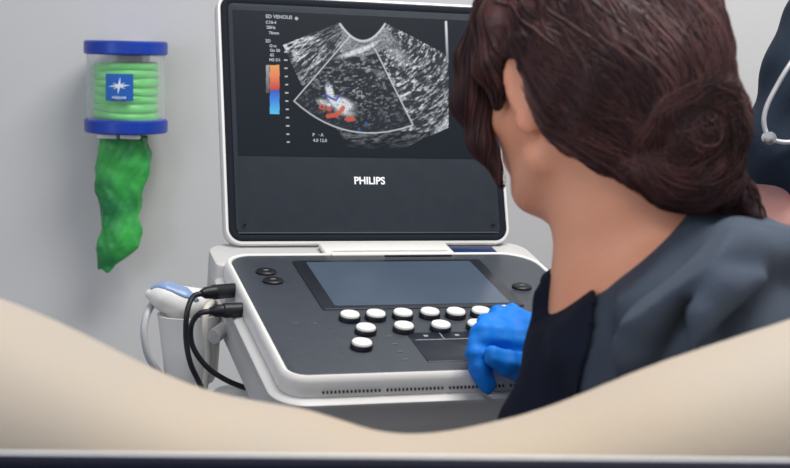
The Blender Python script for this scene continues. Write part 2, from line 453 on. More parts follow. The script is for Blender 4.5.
for sx in (-1, 1):
    bm = bmesh.new(); lathe(bm, [(.0036, .0014), (.0036, .0022), (.002, .0022), (.002, .0016)], 16, Matrix.Translation((sx*.168, .025, 0))); lobj('screw_cover', bm, M['black'], bz)
# PHILIPS lettering
pc = ll(369.5, 181, .0018)
bm = bmesh.new(); add_text(bm, 'PHILIPS', .0135, Matrix.Translation((pc.x, pc.y, .0018)), .0003, .00035, .98); lg = lobj('maker_lettering', bm, M['letter'], smooth=False); lg['label'] = 'white capital lettering under the screen'
# display -----------------------------------------------------------------
A0 = ll(233, 8.5, .002); A1 = ll(237.5, 155.5, .002); A2 = ll(478, 22, .002)
dx0 = (A0.x+A1.x)/2; dy1 = (A0.y+A2.y)/2; dy0 = A1.y; dx1 = -dx0
def lattice_noise(x, y, seed=0):
    rs = np.random.RandomState(seed); T = rs.rand(256, 256)
    xi = np.floor(x).astype(int); yi = np.floor(y).astype(int); fx = x-xi; fy = y-yi; fx = fx*fx*(3-2*fx); fy = fy*fy*(3-2*fy)
    g = lambda i, j: T[(xi+i) & 255, (yi+j) & 255]
    return g(0, 0)*(1-fx)*(1-fy)+g(1, 0)*fx*(1-fy)+g(0, 1)*(1-fx)*fy+g(1, 1)*fx*fy
def fbm(x, y, o=3, seed=0):
    s = 0; a = .5; t = 0
    for i in range(o): s = s+a*lattice_noise(x*2**i, y*2**i, seed+i); t += a; a *= .6
    return s/t
def poly_in(U, V, pts):
    ins = np.zeros(U.shape, bool); n = len(pts)
    for i in range(n):
        x0, y0 = pts[i]; x1, y1 = pts[(i+1) % n]
        if y0 == y1: continue
        c = ((y0 > V) != (y1 > V)) & (U < (x1-x0)*(V-y0)/(y1-y0)+x0); ins ^= c
    return ins
def seg_d(U, V, a, b):
    dx, dy = b[0]-a[0], b[1]-a[1]; t = np.clip(((U-a[0])*dx+(V-a[1])*dy)/(dx*dx+dy*dy), 0, 1)
    return np.hypot(U-a[0]-t*dx, V-a[1]-t*dy)
def line_d(U, V, pts):
    d = np.full(U.shape, 99.)
    for a, b in zip(pts, pts[1:]): d = np.minimum(d, seg_d(U, V, a, b))
    return d
def arc(p, q, r, n=14):                    # quadratic through a middle point
    c = (2*q[0]-(p[0]+r[0])/2, 2*q[1]-(p[1]+r[1])/2)
    return [((1-t)**2*p[0]+2*t*(1-t)*c[0]+t*t*r[0], (1-t)**2*p[1]+2*t*(1-t)*c[1]+t*t*r[1]) for t in [i/n for i in range(n+1)]]
NX, NY = 520, 300
gx = np.linspace(dx0, dx1, NX); gy = np.linspace(dy0, dy1, NY)
GX, GY = np.meshgrid(gx, gy, indexing='ij')
A = np.array(CAMR.inverted().to_4x4() @ Matrix.Translation((0, 0, -CZ)) @ DL)
pts = np.stack([GX, GY, np.full_like(GX, .002), np.ones_like(GX)], -1) @ A.T
U = 395+FPX*pts[..., 0]/pts[..., 1]; V = 234-FPX*pts[..., 2]/pts[..., 1]
img = np.zeros(U.shape+(3,)); img[:] = (.004, .008, .014)
img += (np.clip((262-U)/30, 0, 1)**1.3)[..., None]*np.array([.05, .06, .075])*0
ang = np.arctan2(V-12, U-363); rad = np.hypot(U-363, V-12)
edgeT = arc((340, 24), (363, 41), (385, 24))
fan = poly_in(U, V, [(340, 22), (283, 45), (301, 84), (330, 118), (350, 150), (400, 150), (452, 126), (452, 58), (430, 46), (386, 23)]+edgeT[::-1])
boxp = [(350, 36), (294, 101)]+arc((294, 101), (350, 131), (413, 125))[1:]+[(375, 49)]
inbox = poly_in(U, V, boxp)
n1 = fbm(ang*38, rad*.15, 4, 3); n2 = fbm(U*.32+V*.12, V*.50, 4, 9); n3 = fbm(ang*60, rad*.16, 3, 21); n4 = fbm(ang*17, rad*.55, 4, 30); nb = fbm(U*.06, V*.07, 2, 41)
spk = fbm(U*.9, V*.9, 2, 55)
g = np.zeros(U.shape)
left = fan & (U < 350) & ~inbox & (V < 88)
g = np.where(left, np.clip((n1-.42)*2.6, 0, 1)*(.35+.8*np.clip((nb-.2)*1.6, 0, 1))+.05, g)
right = fan & ~inbox & (U > 368)
gr = np.clip((n4-.44)*3.2, 0, 1)*np.clip((n2-.18)*2.2, .15, 1)*np.clip(1.25-abs(U-405)/80, .25, 1)+.05
gr = gr*np.clip(1.3-np.clip((V-75)/70, 0, 1)*np.clip((440-U)/60, 0, 1), .25, 1)
gr = np.maximum(gr, np.exp(-((rad-(142-(U-440)*.2))/7)**2)*np.clip((U-425)/20, 0, 1)*n4*1.4)
g = np.where(right, gr, g)
g = np.where(inbox, np.clip((n2-.50)*3.0, 0, 1)*.50*np.clip(1.4-np.hypot((U-362)/60, (V-82)/40), .25, 1)+.03, g)
tri = poly_in(U, V, [(342, 30), (363, 42), (388, 26), (392, 46), (362, 58), (340, 52)])
g = np.where(tri & fan, .16+.35*n2, g)
for (u, v, a_, b_, th, s) in ((358, 51, 20, 3.2, -.32, 1.0), (372, 45, 12, 2.5, -.55, .8), (341, 104, 12, 6, .35, 1.5), (330, 93, 3.4, 9, -.25, 1.5), (326, 103, 10, 4, .2, .7), (345, 112, 11, 4, .25, .6), (380, 74, 7, 4, .5, .3), (368, 70, 3, 2, 0, .6), (398, 55, 16, 7, .6, .45), (388, 38, 14, 5, .6, .4)):
    x_ = (U-u)*math.cos(th)+(V-v)*math.sin(th); y_ = -(U-u)*math.sin(th)+(V-v)*math.cos(th)
    g = np.maximum(g, s*np.exp(-((x_/a_)**2+(y_/b_)**2)**1.4)*(.45+1.0*n2)*fan)
low = fan & ~inbox & (V > 112) & (U < 372)
g = np.where(low, np.clip((n4-.48)*2.2, 0, 1)*.55*np.clip((148-V)/14, 0, 1)*np.clip((U-306)/12, 0, 1), g)
g = np.where(fan & (V > 132) & (U >= 340) & (U < 430), np.clip((n4-.40)*2, 0, 1)*.4*np.clip((150-V)/12, 0, 1), g)
g = g*np.where(U > 448.5, 0, 1)
g = np.clip(g*1.2, 0, 1)*(.35+1.25*spk)
img += (np.clip(g, 0, 1)**1.25)[..., None]*np.array([.72, .74, .78])
def paint(mask, c): 
    m_ = np.clip(mask, 0, 1)[..., None]; img[:] = img*(1-m_)+np.array(c)*m_
ed = lambda d, w_: np.clip(w_-d+.5, 0, 1)
for (u, v, a_, b_) in ((322, 107, 3.4, 2.6), (329, 109, 3, 2), (350, 119, 5.5, 2.6)): paint(ed(np.hypot((U-u)/a_, (V-v)/b_)*2.5, 2.4)*.9, (.62, .10, .05))
paint(ed(line_d(U, V, [(328, 116), (336, 115), (341, 111), (343, 108)]), 2.2)*.92, (.62, .10, .05))
paint(ed(line_d(U, V, [(322, 107), (322.1, 107)]), .9), (.05, .02, .02))
paint(ed(line_d(U, V, [(325, 95), (331, 98), (336, 100), (339, 96)]), 1.2)*.9, (.02, .08, .42))
for (u, v) in ((328, 86), (366, 123), (359, 129)): paint(ed(np.hypot(U-u, V-v), 1.3)*.85, (.02, .10, .50))
paint(ed(line_d(U, V, edgeT), 1.0)*.9, (.66, .68, .72))
paint(ed(line_d(U, V, boxp[:1]+boxp[1:]), .55)*.85, (.70, .72, .74))
paint(ed(line_d(U, V, [(446, 22), (447.5, 62)]), 1.1)*.95*np.clip((70-V)/40, .3, 1), (.75, .78, .82))
# colour scale bar on the left
paint(((U > 266) & (U < 269.5) & (V > 65) & (V < 93)).astype(float)*np.clip((100-V)/40, .15, 1), (.42, .43, .46))
for (v0, v1, c0, c1) in ((65, 76, (.80, .36, .12), (.82, .24, .10)), (76, 90, (.82, .24, .10), (.55, .05, .05)), (90, 100, (.05, .10, .50), (.05, .25, .75)), (100, 114, (.05, .25, .75), (.10, .55, .85))):
    t = np.clip((V-v0)/(v1-v0), 0, 1); m_ = ((U > 269.8) & (U < 279.5) & (V >= v0) & (V < v1))
    img[m_] = (np.array(c0)[None]*(1-t[m_])[:, None]+np.array(c1)[None]*t[m_][:, None])
for i in range(12): paint((abs(U-(285.5+i*.25)) < 1.6) & (abs(V-(52+i*8.2)) < .7), (.5, .52, .55)) if True else 0
# caliper marks
paint(ed(np.abs(np.maximum(abs(U-359.5), abs(V-93.5))-2.2), .3)*.8, (.5, .52, .55))
me = bpy.data.meshes.new('display')
verts = np.stack([GX, GY, np.full_like(GX, .002)], -1).reshape(-1, 3)
ii = (np.arange(NX-1)[:, None]*NY+np.arange(NY-1)[None, :]).ravel()
Q = np.stack([ii, ii+NY, ii+NY+1, ii+1], 1)
me.vertices.add(len(verts)); me.vertices.foreach_set('co', verts.astype(np.float32).ravel())
me.loops.add(len(Q)*4); me.loops.foreach_set('vertex_index', Q.ravel().astype(np.int32))
me.polygons.add(len(Q)); me.polygons.foreach_set('loop_start', np.arange(0, len(Q)*4, 4, dtype=np.int32)); me.update(calc_edges=True)
ca = me.color_attributes.new('scan', 'FLOAT_COLOR', 'POINT')
ca.data.foreach_set('color', np.concatenate([img.reshape(-1, 3), np.ones((NX*NY, 1))], 1).astype(np.float32).ravel())
ms = bpy.data.materials.new('lit_screen'); ms.use_nodes = True; nt = ms.node_tree; b = nt.nodes['Principled BSDF']
b.inputs['Base Color'].default_value = (.004, .005, .007, 1); b.inputs['Roughness'].default_value = .4; b.inputs['Specular IOR Level'].default_value = .12
at_ = nt.nodes.new('ShaderNodeAttribute'); at_.attribute_name = 'scan'; nt.links.new(at_.outputs['Color'], b.inputs['Emission Color']); b.inputs['Emission Strength'].default_value = .95
disp = link('display', me, ms, lid); disp['label'] = 'lit screen showing a grey ultrasound scan with a colour flow box'
M['screen_text'] = mat('screen_text', (0, 0, 0), .5, emis=((165, 175, 185), .9))
for (s_, u, v, sz) in (('ED VENOUS', 279, 17, .0066), ('C10-4', 271, 22.5, .0056), ('28Hz', 271, 27.5, .0056), ('76mm', 274, 33, .0054), ('2D', 268, 41, .0058), ('Gen', 273, 46, .0054), ('Gn 50', 275, 50.5, .0054), ('62', 272, 55, .0054), ('M3 D1', 275, 60, .0054), ('P   \u00b7 A', 318, 135, .0058), ('4.0 12.0', 320, 140.5, .0058)):
    q = ll(u, v, .0024); bm = bmesh.new(); add_text(bm, s_, sz, Matrix.Translation((q.x, q.y, .0024)), .0001, .0002); obj('readout_line', bm, M['screen_text'], disp, smooth=False)
q = ll(296.5, 18.5, .0024); bm = bmesh.new(); lathe(bm, [(.0024, .0022), (.0024, .0026)], 12, Matrix.Translation((q.x, q.y, 0)))
obj('readout_dot', bm, M['screen_text'], disp, smooth=False)

# ================================================================== CART
cart = thing('machine_cart', 'pale grey cart carrying the ultrasound machine, with tubular side rails', 'medical cart', Matrix.Translation((DEV @ Vector((0, -.17, 0))).xy.to_3d()))
CI = cart.matrix_world.inverted()
CT = CI @ DEV                                 # device coords -> cart coords
def cd_(p): return CT @ Vector(p)
bm = bmesh.new(); rrloft(bm, -.17, .17, -.32, .03, .03, [(-.02, -.1215), (0, -.1205), (.0, -.1105), (-.004, -.0955)], fmap=lambda x, y, z: cd_((x, y, z))); obj('tray', bm, M['offwhite'], cart)
railp = [DINV @ at(*q) for q in ((218, 262, 1.775), (219, 280, 1.72), (225, 302, 1.66), (238, 332, 1.60), (252, 365, 1.54), (268, 402, 1.475), (284, 440, 1.41))]
for sx in (-1, 1):
    bm = bmesh.new(); pp = [cd_((-sx*p.x, p.y, p.z)) for p in railp]
    pp = [cd_((sx*.16, .05, -.075))]+pp+[cd_((sx*.16, railp[-1].y+.01, -.14)), cd_((sx*.13, -.30, -.120))]
    tube(bm, pp, .0100, 14); obj('side_rail', bm, M['white'], cart)
cc = CI @ (DEV @ Vector((0, -.15, -.115)))
bm = bmesh.new(); rrloft(bm, cc.x-.07, cc.x+.07, cc.y-.05, cc.y+.05, .02, [(0, .14), (-.01, .16), (-.012, cc.z-.03), (.05, cc.z+.012)]); obj('column', bm, M['offwhite'], cart)
bm = bmesh.new(); rrloft(bm, cc.x-.24, cc.x+.24, cc.y-.24, cc.y+.24, .06, [(-.01, .085), (0, .095), (0, .125), (-.03, .145)]); obj('base', bm, M['offwhite'], cart)
for sx in (-1, 1):
    for sy in (-1, 1):
        x0, y0 = cc.x+sx*.2, cc.y+sy*.2
        bm = bmesh.new(); tube(bm, [(x0, y0, .09), (x0, y0, .055)], .012, 10, 1); box(bm, (x0, y0, .055), (.05, .03, .02), .004); cs = obj('caster_fork', bm, M['steel'], cart)
        bm = bmesh.new(); lathe(bm, [(.02, -.011), (.035, -.009), (.036, 0), (.035, .009), (.02, .011)], 24, Matrix.Translation((x0, y0, .0365)) @ Matrix.Rotation(PI/2, 4, 'X')); obj('caster_wheel', bm, M['black'], cs)
# holder arm + cup
def cp(u, v, Y): return CI @ at(u, v, Y)
HY = 1.66
cup = cp(190, 313, HY); cupb = cp(189, 378, HY)
bm = bmesh.new()
up = Matrix.Translation(cup)
prof = [(.012, -.086), (.027, -.084), (.0325, -.072), (.0355, -.035), (.0385, -.004), (.0395, 0), (.0365, 0), (.0345, -.02), (.0325, -.05)]
lathe(bm, prof, 32, up, True, True); hc = obj('holder_cup', bm, M['white'], cart)
bm = bmesh.new()
tube(bm, [cup+Vector((.028, .0, -.006)), cup+Vector((.06, .005, -.004)), cd_((-.228, -.10, -.064))], .009, 12, 4)
obj('holder_arm', bm, M['offwhite'], hc)
bm = bmesh.new()
q0 = cp(240, 400, 1.60); lathe(bm, [(.004, .014), (.03, .012), (.040, .002), (.042, -.02), (.040, -.05), (.036, -.06)], 32, Matrix.Translation(q0)); obj('gel_holder', bm, M['white'], cart)
bm = bmesh.new(); tube(bm, [q0+Vector((0, 0, -.03)), q0+Vector((.06, .01, -.035)), cd_((-.17, -.26, -.114))], .008, 10, 3); obj('gel_holder_arm', bm, M['offwhite'], cart)
# ================================================================== TRANSDUCER in the cup
P = [at(*q) for q in ((147, 293, HY-.01), (160, 291, HY-.01), (176, 296, HY-.005), (192, 303, HY), (206, 305, HY+.005))]
tr = thing('ultrasound_transducer', 'white hand-held transducer with steel blue top stripe resting on the holder cup', 'transducer', Matrix.Translation(at(180, 305, HY)))
TI = tr.matrix_world.inverted()
lo = at(140, 330, HY)-Vector((.02, .06, .02)); hi = at(215, 265, HY)+Vector((.03, .06, .02))
f = Field(lo, hi, .002)
f.chain([at(150, 294, HY-.01), at(164, 297, HY-.01), at(180, 303, HY-.005), at(194, 302, HY+.005), at(206, 297, HY+.02)], [.0060, .0160, .0190, .0160, .010], k=.008)
f.cap(at(182, 306, HY), at(187, 322, HY), .019, .014, k=.008)
tbF = f.F.copy()
f.mesh('transducer_body', M['white'], tr, inv=TI)
g = Field(lo, hi, .002); g.F[:] = .05
g.chain([at(154, 287, HY-.012), at(168, 285, HY-.014), at(184, 289, HY-.018), at(199, 300, HY-.016)], [.0050, .0085, .0085, .0045], k=.008)
f.F = np.maximum(tbF-.0016, g.F)
o = f.mesh('top_stripe', M['probe_blue'], tr, inv=TI); o['label'] = 'steel blue stripe on top'
bm = bmesh.new(); tube(bm, [TI @ at(*q) for q in ((153, 303, HY), (147, 314, HY-.02), (144, 332, HY-.03), (148, 355, HY-.03), (158, 372, HY-.02), (166, 384, HY), (172, 410, HY+.02), (190, 440, HY+.03), (215, 430, HY+.04))], .0045, 10); obj('transducer_cable', bm, M['grey_cable'], tr)
# ================================================================== plug-in cables
def plug(label, path, ca_, cb_, r=.0052, group='black probe cables'):
    t = thing('probe_cable', label, 'cable', Matrix.Translation(ca_), group); I_ = t.matrix_world.inverted()
    bm = bmesh.new(); d = (cb_-ca_)
    L_ = d.length; z = d.normalized(); mt = z.to_track_quat('Z', 'Y').to_matrix().to_4x4()
    lathe(bm, [(.0085, -.012), (.0088, L_*.55), (.0074, L_*.6), (.0070, L_*.92), (.0055, L_), (.004, L_+.004)], 20, mt); obj('connector', bm, M['black'], t)
    bm = bmesh.new(); tube(bm, [I_ @ p for p in [cb_]+path], r*.62, 10); obj('cord', bm, M['rubber'], t); return t
plug('black cable with its connector in the upper side port, looping down over the other', [at(*q) for q in ((193, 297, 1.57), (187, 313, 1.56), (186, 338, 1.56), (190, 362, 1.56), (198, 380, 1.57), (208, 398, 1.6), (232, 425, 1.64))], at(226, 291, 1.60), at(204, 293, 1.575))
plug('black cable with its connector in the lower side port, running down behind the first', [at(*q) for q in ((199, 314, 1.55), (191, 327, 1.575), (193, 347, 1.58), (207, 367, 1.585), (228, 381, 1.59), (255, 392, 1.60), (285, 410, 1.62))], at(237, 310, 1.56), at(213, 311, 1.55))
tag(obj('loose_cable', (lambda bm: (tube(bm, [at(*q) for q in ((217, 300, 1.69), (207, 308, 1.63), (205, 325, 1.615), (208, 350, 1.615), (207, 372, 1.62), (204, 395, 1.63), (206, 425, 1.66))], .0042, 10), bm)[1])(bmesh.new()), M['cream_cable']), 'cream cable hanging behind the two black cables beside the holder cup', 'cable')

# ================================================================== BAG DISPENSER ON THE WALL
DW = WY-.078
dc = at(126, 88, DW)
SC = (DW/math.cos(0))/FPX
dis = thing('bag_dispenser', 'clear wall dispenser with royal blue top and bottom rings holding green bags', 'dispenser', Matrix.Translation((dc.x, DW, dc.z)) @ Matrix.Rotation(math.radians(1.3), 4, 'Y'))
s = SC
bm = bmesh.new(); lathe(bm, [(37*s, 0*s-40*s), (38.5*s, -40*s), (38.5*s, 37*s), (37*s, 37*s)], 48, None, False, False); obj('clear_tube', bm, M['clear'], dis)
for z0 in (-44, 33):
    bm = bmesh.new(); R_ = 41*s; q = z0*s; lathe(bm, [(24*s, q), (R_-1.5*s, q), (R_, q+1.5*s), (R_, q+12*s), (R_-1.5*s, q+13.5*s), (24*s, q+13.5*s)], 48, None, False, False)
    if z0 > 0: bmesh.ops.contextual_create(bm, geom=[e for e in bm.edges if e.is_boundary and abs(e.verts[0].co.z-(q+13.5*s)) < 1e-5])
    obj('ring', bm, M['blue_plastic'], dis)
bm = bmesh.new(); box(bm, (0, 60*s*.0+.058, 0), (26*s, .046, 90*s), .003); box(bm, (0, .074, 0), (34*s, .008, 70*s), .002); obj('wall_bracket', bm, M['offwhite'], dis)
bm = bmesh.new()
prof = [(6*s, -31*s)]
for i in range(7):
    z0 = -31+i*8.0; prof += [(30.5*s, (z0+.2)*s), (32*s, (z0+1.6)*s), (32.4*s, (z0+4)*s), (32.0*s, (z0+6.5)*s), (30.6*s, (z0+7.8)*s)]
prof += [(10*s, 25.6*s)]
ring_n = 48
rings = []
for r_, z_ in prof:
    rings.append([Vector((r_*math.cos(2*PI*k/ring_n)*(1+.012*math.sin(3*2*PI*k/ring_n+z_*90)), r_*math.sin(2*PI*k/ring_n), z_*(1+.05*math.sin(2*PI*k/ring_n*1+2)) + .0012*math.sin(2*PI*k/ring_n*2+z_*140))) for k in range(ring_n)])
loft(bm, rings); tag(obj('bag_stack', bm, M['green_roll']), 'stack of folded light green bags inside the clear dispenser tube', 'bags')
bs = bpy.data.objects['bag_stack']; bs.matrix_world = dis.matrix_world.copy()
bm = bmesh.new(); lw = 12.5*s
for sgn in (0,):
    n = 8; vs = []
    for i in range(n+1):
        a = math.radians(-90)-(13.5*s/(39*s))+(27*s/(39*s))*i/n + .02
        vs.append([Vector((39*s*math.cos(a), 39*s*math.sin(a), z)) for z in (-11*s, 15*s)])
    R_ = [[bm.verts.new(p) for p in v] for v in vs]
    for a_, b_ in zip(R_, R_[1:]): bm.faces.new((a_[0], b_[0], b_[1], a_[1]))
lab = obj('label', bm, M['blue_label'], dis); lab['label'] = 'square blue label with a white star mark'
bm = bmesh.new()
for (a, w1, L_) in ((82, 1.5, 8.5), (4, 1.4, 11), (30, 1.1, 7), (156, 1.1, 7)):
    ca, sa = math.cos(math.radians(a)), math.sin(math.radians(a))
    pts_ = [(ca*L_, sa*L_), (-sa*w1, ca*w1), (-ca*L_, -sa*L_), (sa*w1, -ca*w1)]
    vs = [bm.verts.new((x_*s+.8*s, -39.6*s+abs(x_*s)**2/(78*s), (z_+3.5)*s)) for x_, z_ in pts_]; bm.faces.new(vs)
add_text(bm, 'MEDLINE', 3.4*s, Matrix.Translation((.8*s, -39.7*s, -8*s)) @ Matrix.Rotation(PI/2, 4, 'X'), .0001, .0001)
obj('label_print', bm, M['label_white'], lab, smooth=False)
# hanging bag
f = Field(at(88, 285, DW)-Vector((.01, .06, .01)), at(162, 132, DW)+Vector((.01, .06, .03)), .0025)
key_ = [(124, 136, 24, .030), (124, 150, 27, .030), (123, 165, 27, .027), (121, 182, 24, .023), (120, 200, 21, .020), (120, 216, 20, .019), (121, 232, 22, .021), (118, 246, 21, .020), (112, 258, 14, .014), (106, 266, 8, .009)]
zt = np.array([at(q[0], q[1], DW).z for q in key_])[::-1]; xc = np.array([at(q[0], q[1], DW).x for q in key_])[::-1]
xr = np.array([q[2]*s for q in key_])[::-1]; yr = np.array([q[3] for q in key_])[::-1]
def bag(X, Y, Z):
    z = Z; cx = np.interp(z, zt, xc); rx = np.interp(z, zt, xr); ry = np.interp(z, zt, yr)
    th = np.arctan2((Y-DW)/ry, (X-cx)/rx)
    wob = .07*np.sin(th*2+z*45)+.05*np.sin(th*5-z*60+1)+.035*np.sin(th*9+z*90+2*np.sin(z*70))+.03*np.sin(z*150+th*3)+.02*np.sin(th*17-z*240)
    d = (np.sqrt(((X-cx)/rx)**2+((Y-DW)/ry)**2)-1-wob)*np.minimum(rx, ry)*.7
    return np.maximum(np.maximum(d, z-zt[-1]), zt[0]-.008+.004*np.sin(X*300)-z)
f.fn(bag, k=.001)
tag(f.mesh('hanging_bag', M['green_bag']), 'crumpled green plastic bag hanging down out of the dispenser', 'bag')
bm = bmesh.new()
for xx in (-13, 9): box(bm, (xx*s, -26*s, -46.5*s), (19*s, 10*s, 4*s), .001)
obj('outlet_lip', bm, M['white'], dis)
# ================================================================== EXAM TABLE
MZ = .80
tb = thing('exam_table', 'padded navy exam table with raised padded edge and thin white piping, nearest the viewer', 'table', Matrix.Translation((0, .8, 0)))
def tx(p): return Vector(p)-Vector((0, .8, 0))
bm = bmesh.new(); box(bm, (0, .075, MZ-.05), (2.1, .27, .1), .02, 3); obj('mattress', bm, M['mattress'], tb)
EY = .74
e0 = at(0, 453.5, EY); e1 = at(790, 461, EY); sl_ = (e1.z-e0.z)/(e1.x-e0.x); zc = (e0.z+e1.z)/2
rotm = Matrix.Translation(tx((0, EY, zc))) @ Matrix.Rotation(-math.atan(sl_), 4, 'Y')
bm = bmesh.new(); box(bm, (0, -.004, -.125), (2.1, .016, .25), .004, 3, rotm); obj('side_pad', bm, M['mattress'], tb)
bm = bmesh.new(); tube(bm, [rotm @ Vector((-1.045, 0, .0)), rotm @ Vector((1.045, 0, .0))], .0011, 8, 1); o = obj('piping', bm, M['piping'], tb); o['label'] = 'thin white piping'
bm = bmesh.new(); box(bm, (0, .04, MZ-.13), (2.0, .30, .06), .01); obj('table_frame', bm, M['steel'], tb)
for sx in (-1, 1):
    for sy in (-1, 1):
        bm = bmesh.new(); box(bm, (sx*.9, .04+sy*.11, (MZ-.16)/2), (.05, .05, MZ-.16), .005); obj('leg', bm, M['steel'], tb)

# ================================================================== HANDS
def hand(f, W, fwd, palm, r=1.0, thumb_side=1, curl=(.5, .6, .5), spread=.10, k=.006, infl=0.):
    """generic relaxed hand: W wrist, fwd finger direction, palm = direction the palm faces"""
    W = np.array(W, float); F_ = np.array(fwd, float); F_ /= np.linalg.norm(F_); Pm = np.array(palm, float); Pm -= F_*(Pm@F_); Pm /= np.linalg.norm(Pm); Sd = np.cross(F_, Pm)*thumb_side
    f.cap(W, W+F_*.03*r, .024*r+infl, .026*r+infl, k=k)
    lens = [.068, .078, .072, .056]
    for i in range(4):
        s0 = (1.5-i)*.0205*r
        a = W+F_*.02*r+Sd*s0*.6; b = W+F_*(.088-.004*abs(i-1))*r+Sd*s0
        f.cap(a, b, .0155*r+infl, .0125*r+infl, k=k)
        d = F_+Sd*spread*(1.5-i); d /= np.linalg.norm(d); p = b; R0 = .0092*r
        for j, (q, c) in enumerate(zip((.45, .30, .25), curl)):
            cth = sum(curl[:j+1]); dd = d*math.cos(cth)+Pm*math.sin(cth); p2 = p+dd*lens[i]*q*r*(1 if j else 1)
            f.cap(p, p2, R0+infl, R0*.93+infl, k=.002 if j else .004); R0 *= .93; p = p2
    t0 = W+F_*.022*r+Sd*.022*r; t1 = t0+(F_*.6+Sd*.7+Pm*.35)*.038*r; t2 = t1+(F_*.92+Sd*.25+Pm*.35)*.03*r; t3 = t2+(F_*.95-Sd*.02+Pm*.35)*.024*r
    f.cap(t0, t1, .0165*r+infl, .0125*r+infl, k=k).cap(t1, t2, .0112*r+infl, .0105*r+infl, k=.003).cap(t2, t3, .0105*r+infl, .009*r+infl, k=.002)

# ================================================================== OPERATOR (seated woman)
V3 = lambda *a: np.array(a, float)
def npat(u, v, Y): return np.array(at(u, v, Y))
HC = npat(590, 88, 1.22)                    # skull centre
ha = math.radians(55); hp = math.radians(-6)
hf = V3(-math.cos(ha)*math.cos(hp), math.sin(ha)*math.cos(hp), math.sin(hp)); hlft = V3(-math.sin(ha), -math.cos(ha), 0); hu = np.cross(hlft, hf)*-1
if hu[2] < 0: hu = -hu
def H(a, b, c): return HC+hf*a+hlft*b+hu*c
HA = (hf, hlft, hu)
NB = npat(640, 262, 1.215)                  # neck base
shL = npat(742, 350, 1.065); shR = V3(.245, 1.385, 1.045)
chest = V3(.235, 1.21, .93); waist = V3(.30, 1.21, .76); pelvis = V3(.335, 1.21, .61)
elL = V3(.235, 1.085, .855); wrL = V3(.02, 1.075, .835)
elR = V3(.345, 1.44, .86); wrR = npat(545, 347, 1.452)
# right-hand joints (seen at the front edge of the machine)
hp_ = lambda u, v, Y: npat(u, v, Y)
def right_hand(f, i_=0.):
    K = [hp_(484, 334, 1.415), hp_(490, 326, 1.432), hp_(500, 319, 1.450), hp_(511, 317, 1.468)]
    mid = [hp_(477, 353, 1.405), hp_(481, 347, 1.425), hp_(492, 345, 1.445), hp_(502, 346, 1.462)]
    m2 = [hp_(480, 371, 1.400), hp_(491, 362, 1.430), hp_(502, 359, 1.447), hp_(512, 359, 1.462)]
    tip = [hp_(487, 384, 1.400), hp_(505, 362, 1.440), hp_(516, 354, 1.452), hp_(522, 352, 1.465)]
    Wc = [wrR+V3(.0, -.012, -.004), wrR+V3(0, -.004, .004), wrR+V3(0, .006, .004), wrR+V3(0, .014, 0)]
    for a, b in zip(Wc, K): f.cap(a+(b-a)*.12, b, .019+i_, .0125+i_, k=.008)
    for i in range(4):
        r0 = .0100 if i < 3 else .009
        f.cap(K[i], mid[i], r0*1.08+i_, r0+i_, k=.004).cap(mid[i], m2[i], r0+i_, r0*.93+i_, k=.003).cap(m2[i], tip[i], r0*.93+i_, r0*.82+i_, k=.002)
    t = [hp_(538, 364, 1.43), hp_(522, 370, 1.405), hp_(506, 363, 1.390), hp_(493, 356, 1.385)]
    f.cap(t[0], t[1], .0165+i_, .0125+i_, k=.006).cap(t[1], t[2], .012+i_, .011+i_, k=.003).cap(t[2], t[3], .011+i_, .0085+i_, k=.002)
op = thing('person', 'dark-haired person in charcoal scrubs and blue gloves, seated facing the machine', 'person', Matrix.Translation((.33, 1.2, 0)))
OI = Matrix.Translation((-.33, -1.2, 0))
fine = [[(.04, .36, .0035), (.05, .16, .0026)], [(1.10, 1.34, .0035), (1.43, 1.56, .003)], [(.86, .98, .003), (1.06, 1.37, .0035)]]
f = Field((-.33, .98, 0), (.56, 1.68, 1.42), .0075, fine)
# head
f.ell(H(-.010, 0, .030), (.096, .073, .088), HA, k=.01)
f.ell(H(.030, 0, -.035), (.060, .056, .070), HA, k=.03)
f.cap(H(.052, 0, -.088), H(.072, 0, -.092), .026, .020, k=.02)               # chin
for sg in (-1, 1):
    f.cap(H(.005, sg*.052, -.055), H(.055, sg*.026, -.088), .018, .016, k=.022)  # jaw line
    f.ell(H(.060, sg*.036, -.022), (.022, .022, .018), HA, k=.02)             # cheekbone
    f.ell(H(.086, sg*.031, .012), (.010, .014, .010), HA, k=.006, op='sub')     # eye socket
    e = H(-.004, sg*.075, -.005)                                             # ear
    ea = (hf*.96-hu*.15, hlft*sg*.86-hf*.45, hu)
    f.ell(e+hu*.006, (.016, .0075, .032), ea, k=.003); f.ell(e+hu*-.022, (.009, .007, .011), ea, k=.003)
    f.ell(e+hlft*sg*.010+hu*.006-hf*.002, (.0100, .0050, .020), ea, k=.003, op='sub')
f.chain([H(.090, 0, .022), H(.102, 0, 0), H(.113, 0, -.022)], [.008, .010, .013], k=.010)
for sg in (-1, 1): f.ell(H(.102, sg*.012, -.026), (.010, .008, .008), HA, k=.005)
f.cap(H(.088, -.018, -.056), H(.088, .018, -.056), .008, .008, k=.006); f.cap(H(.086, -.014, -.067), H(.086, .014, -.067), .009, .009, k=.006)
f.ell(H(.062, 0, -.045), (.035, .036, .03), HA, k=.02)
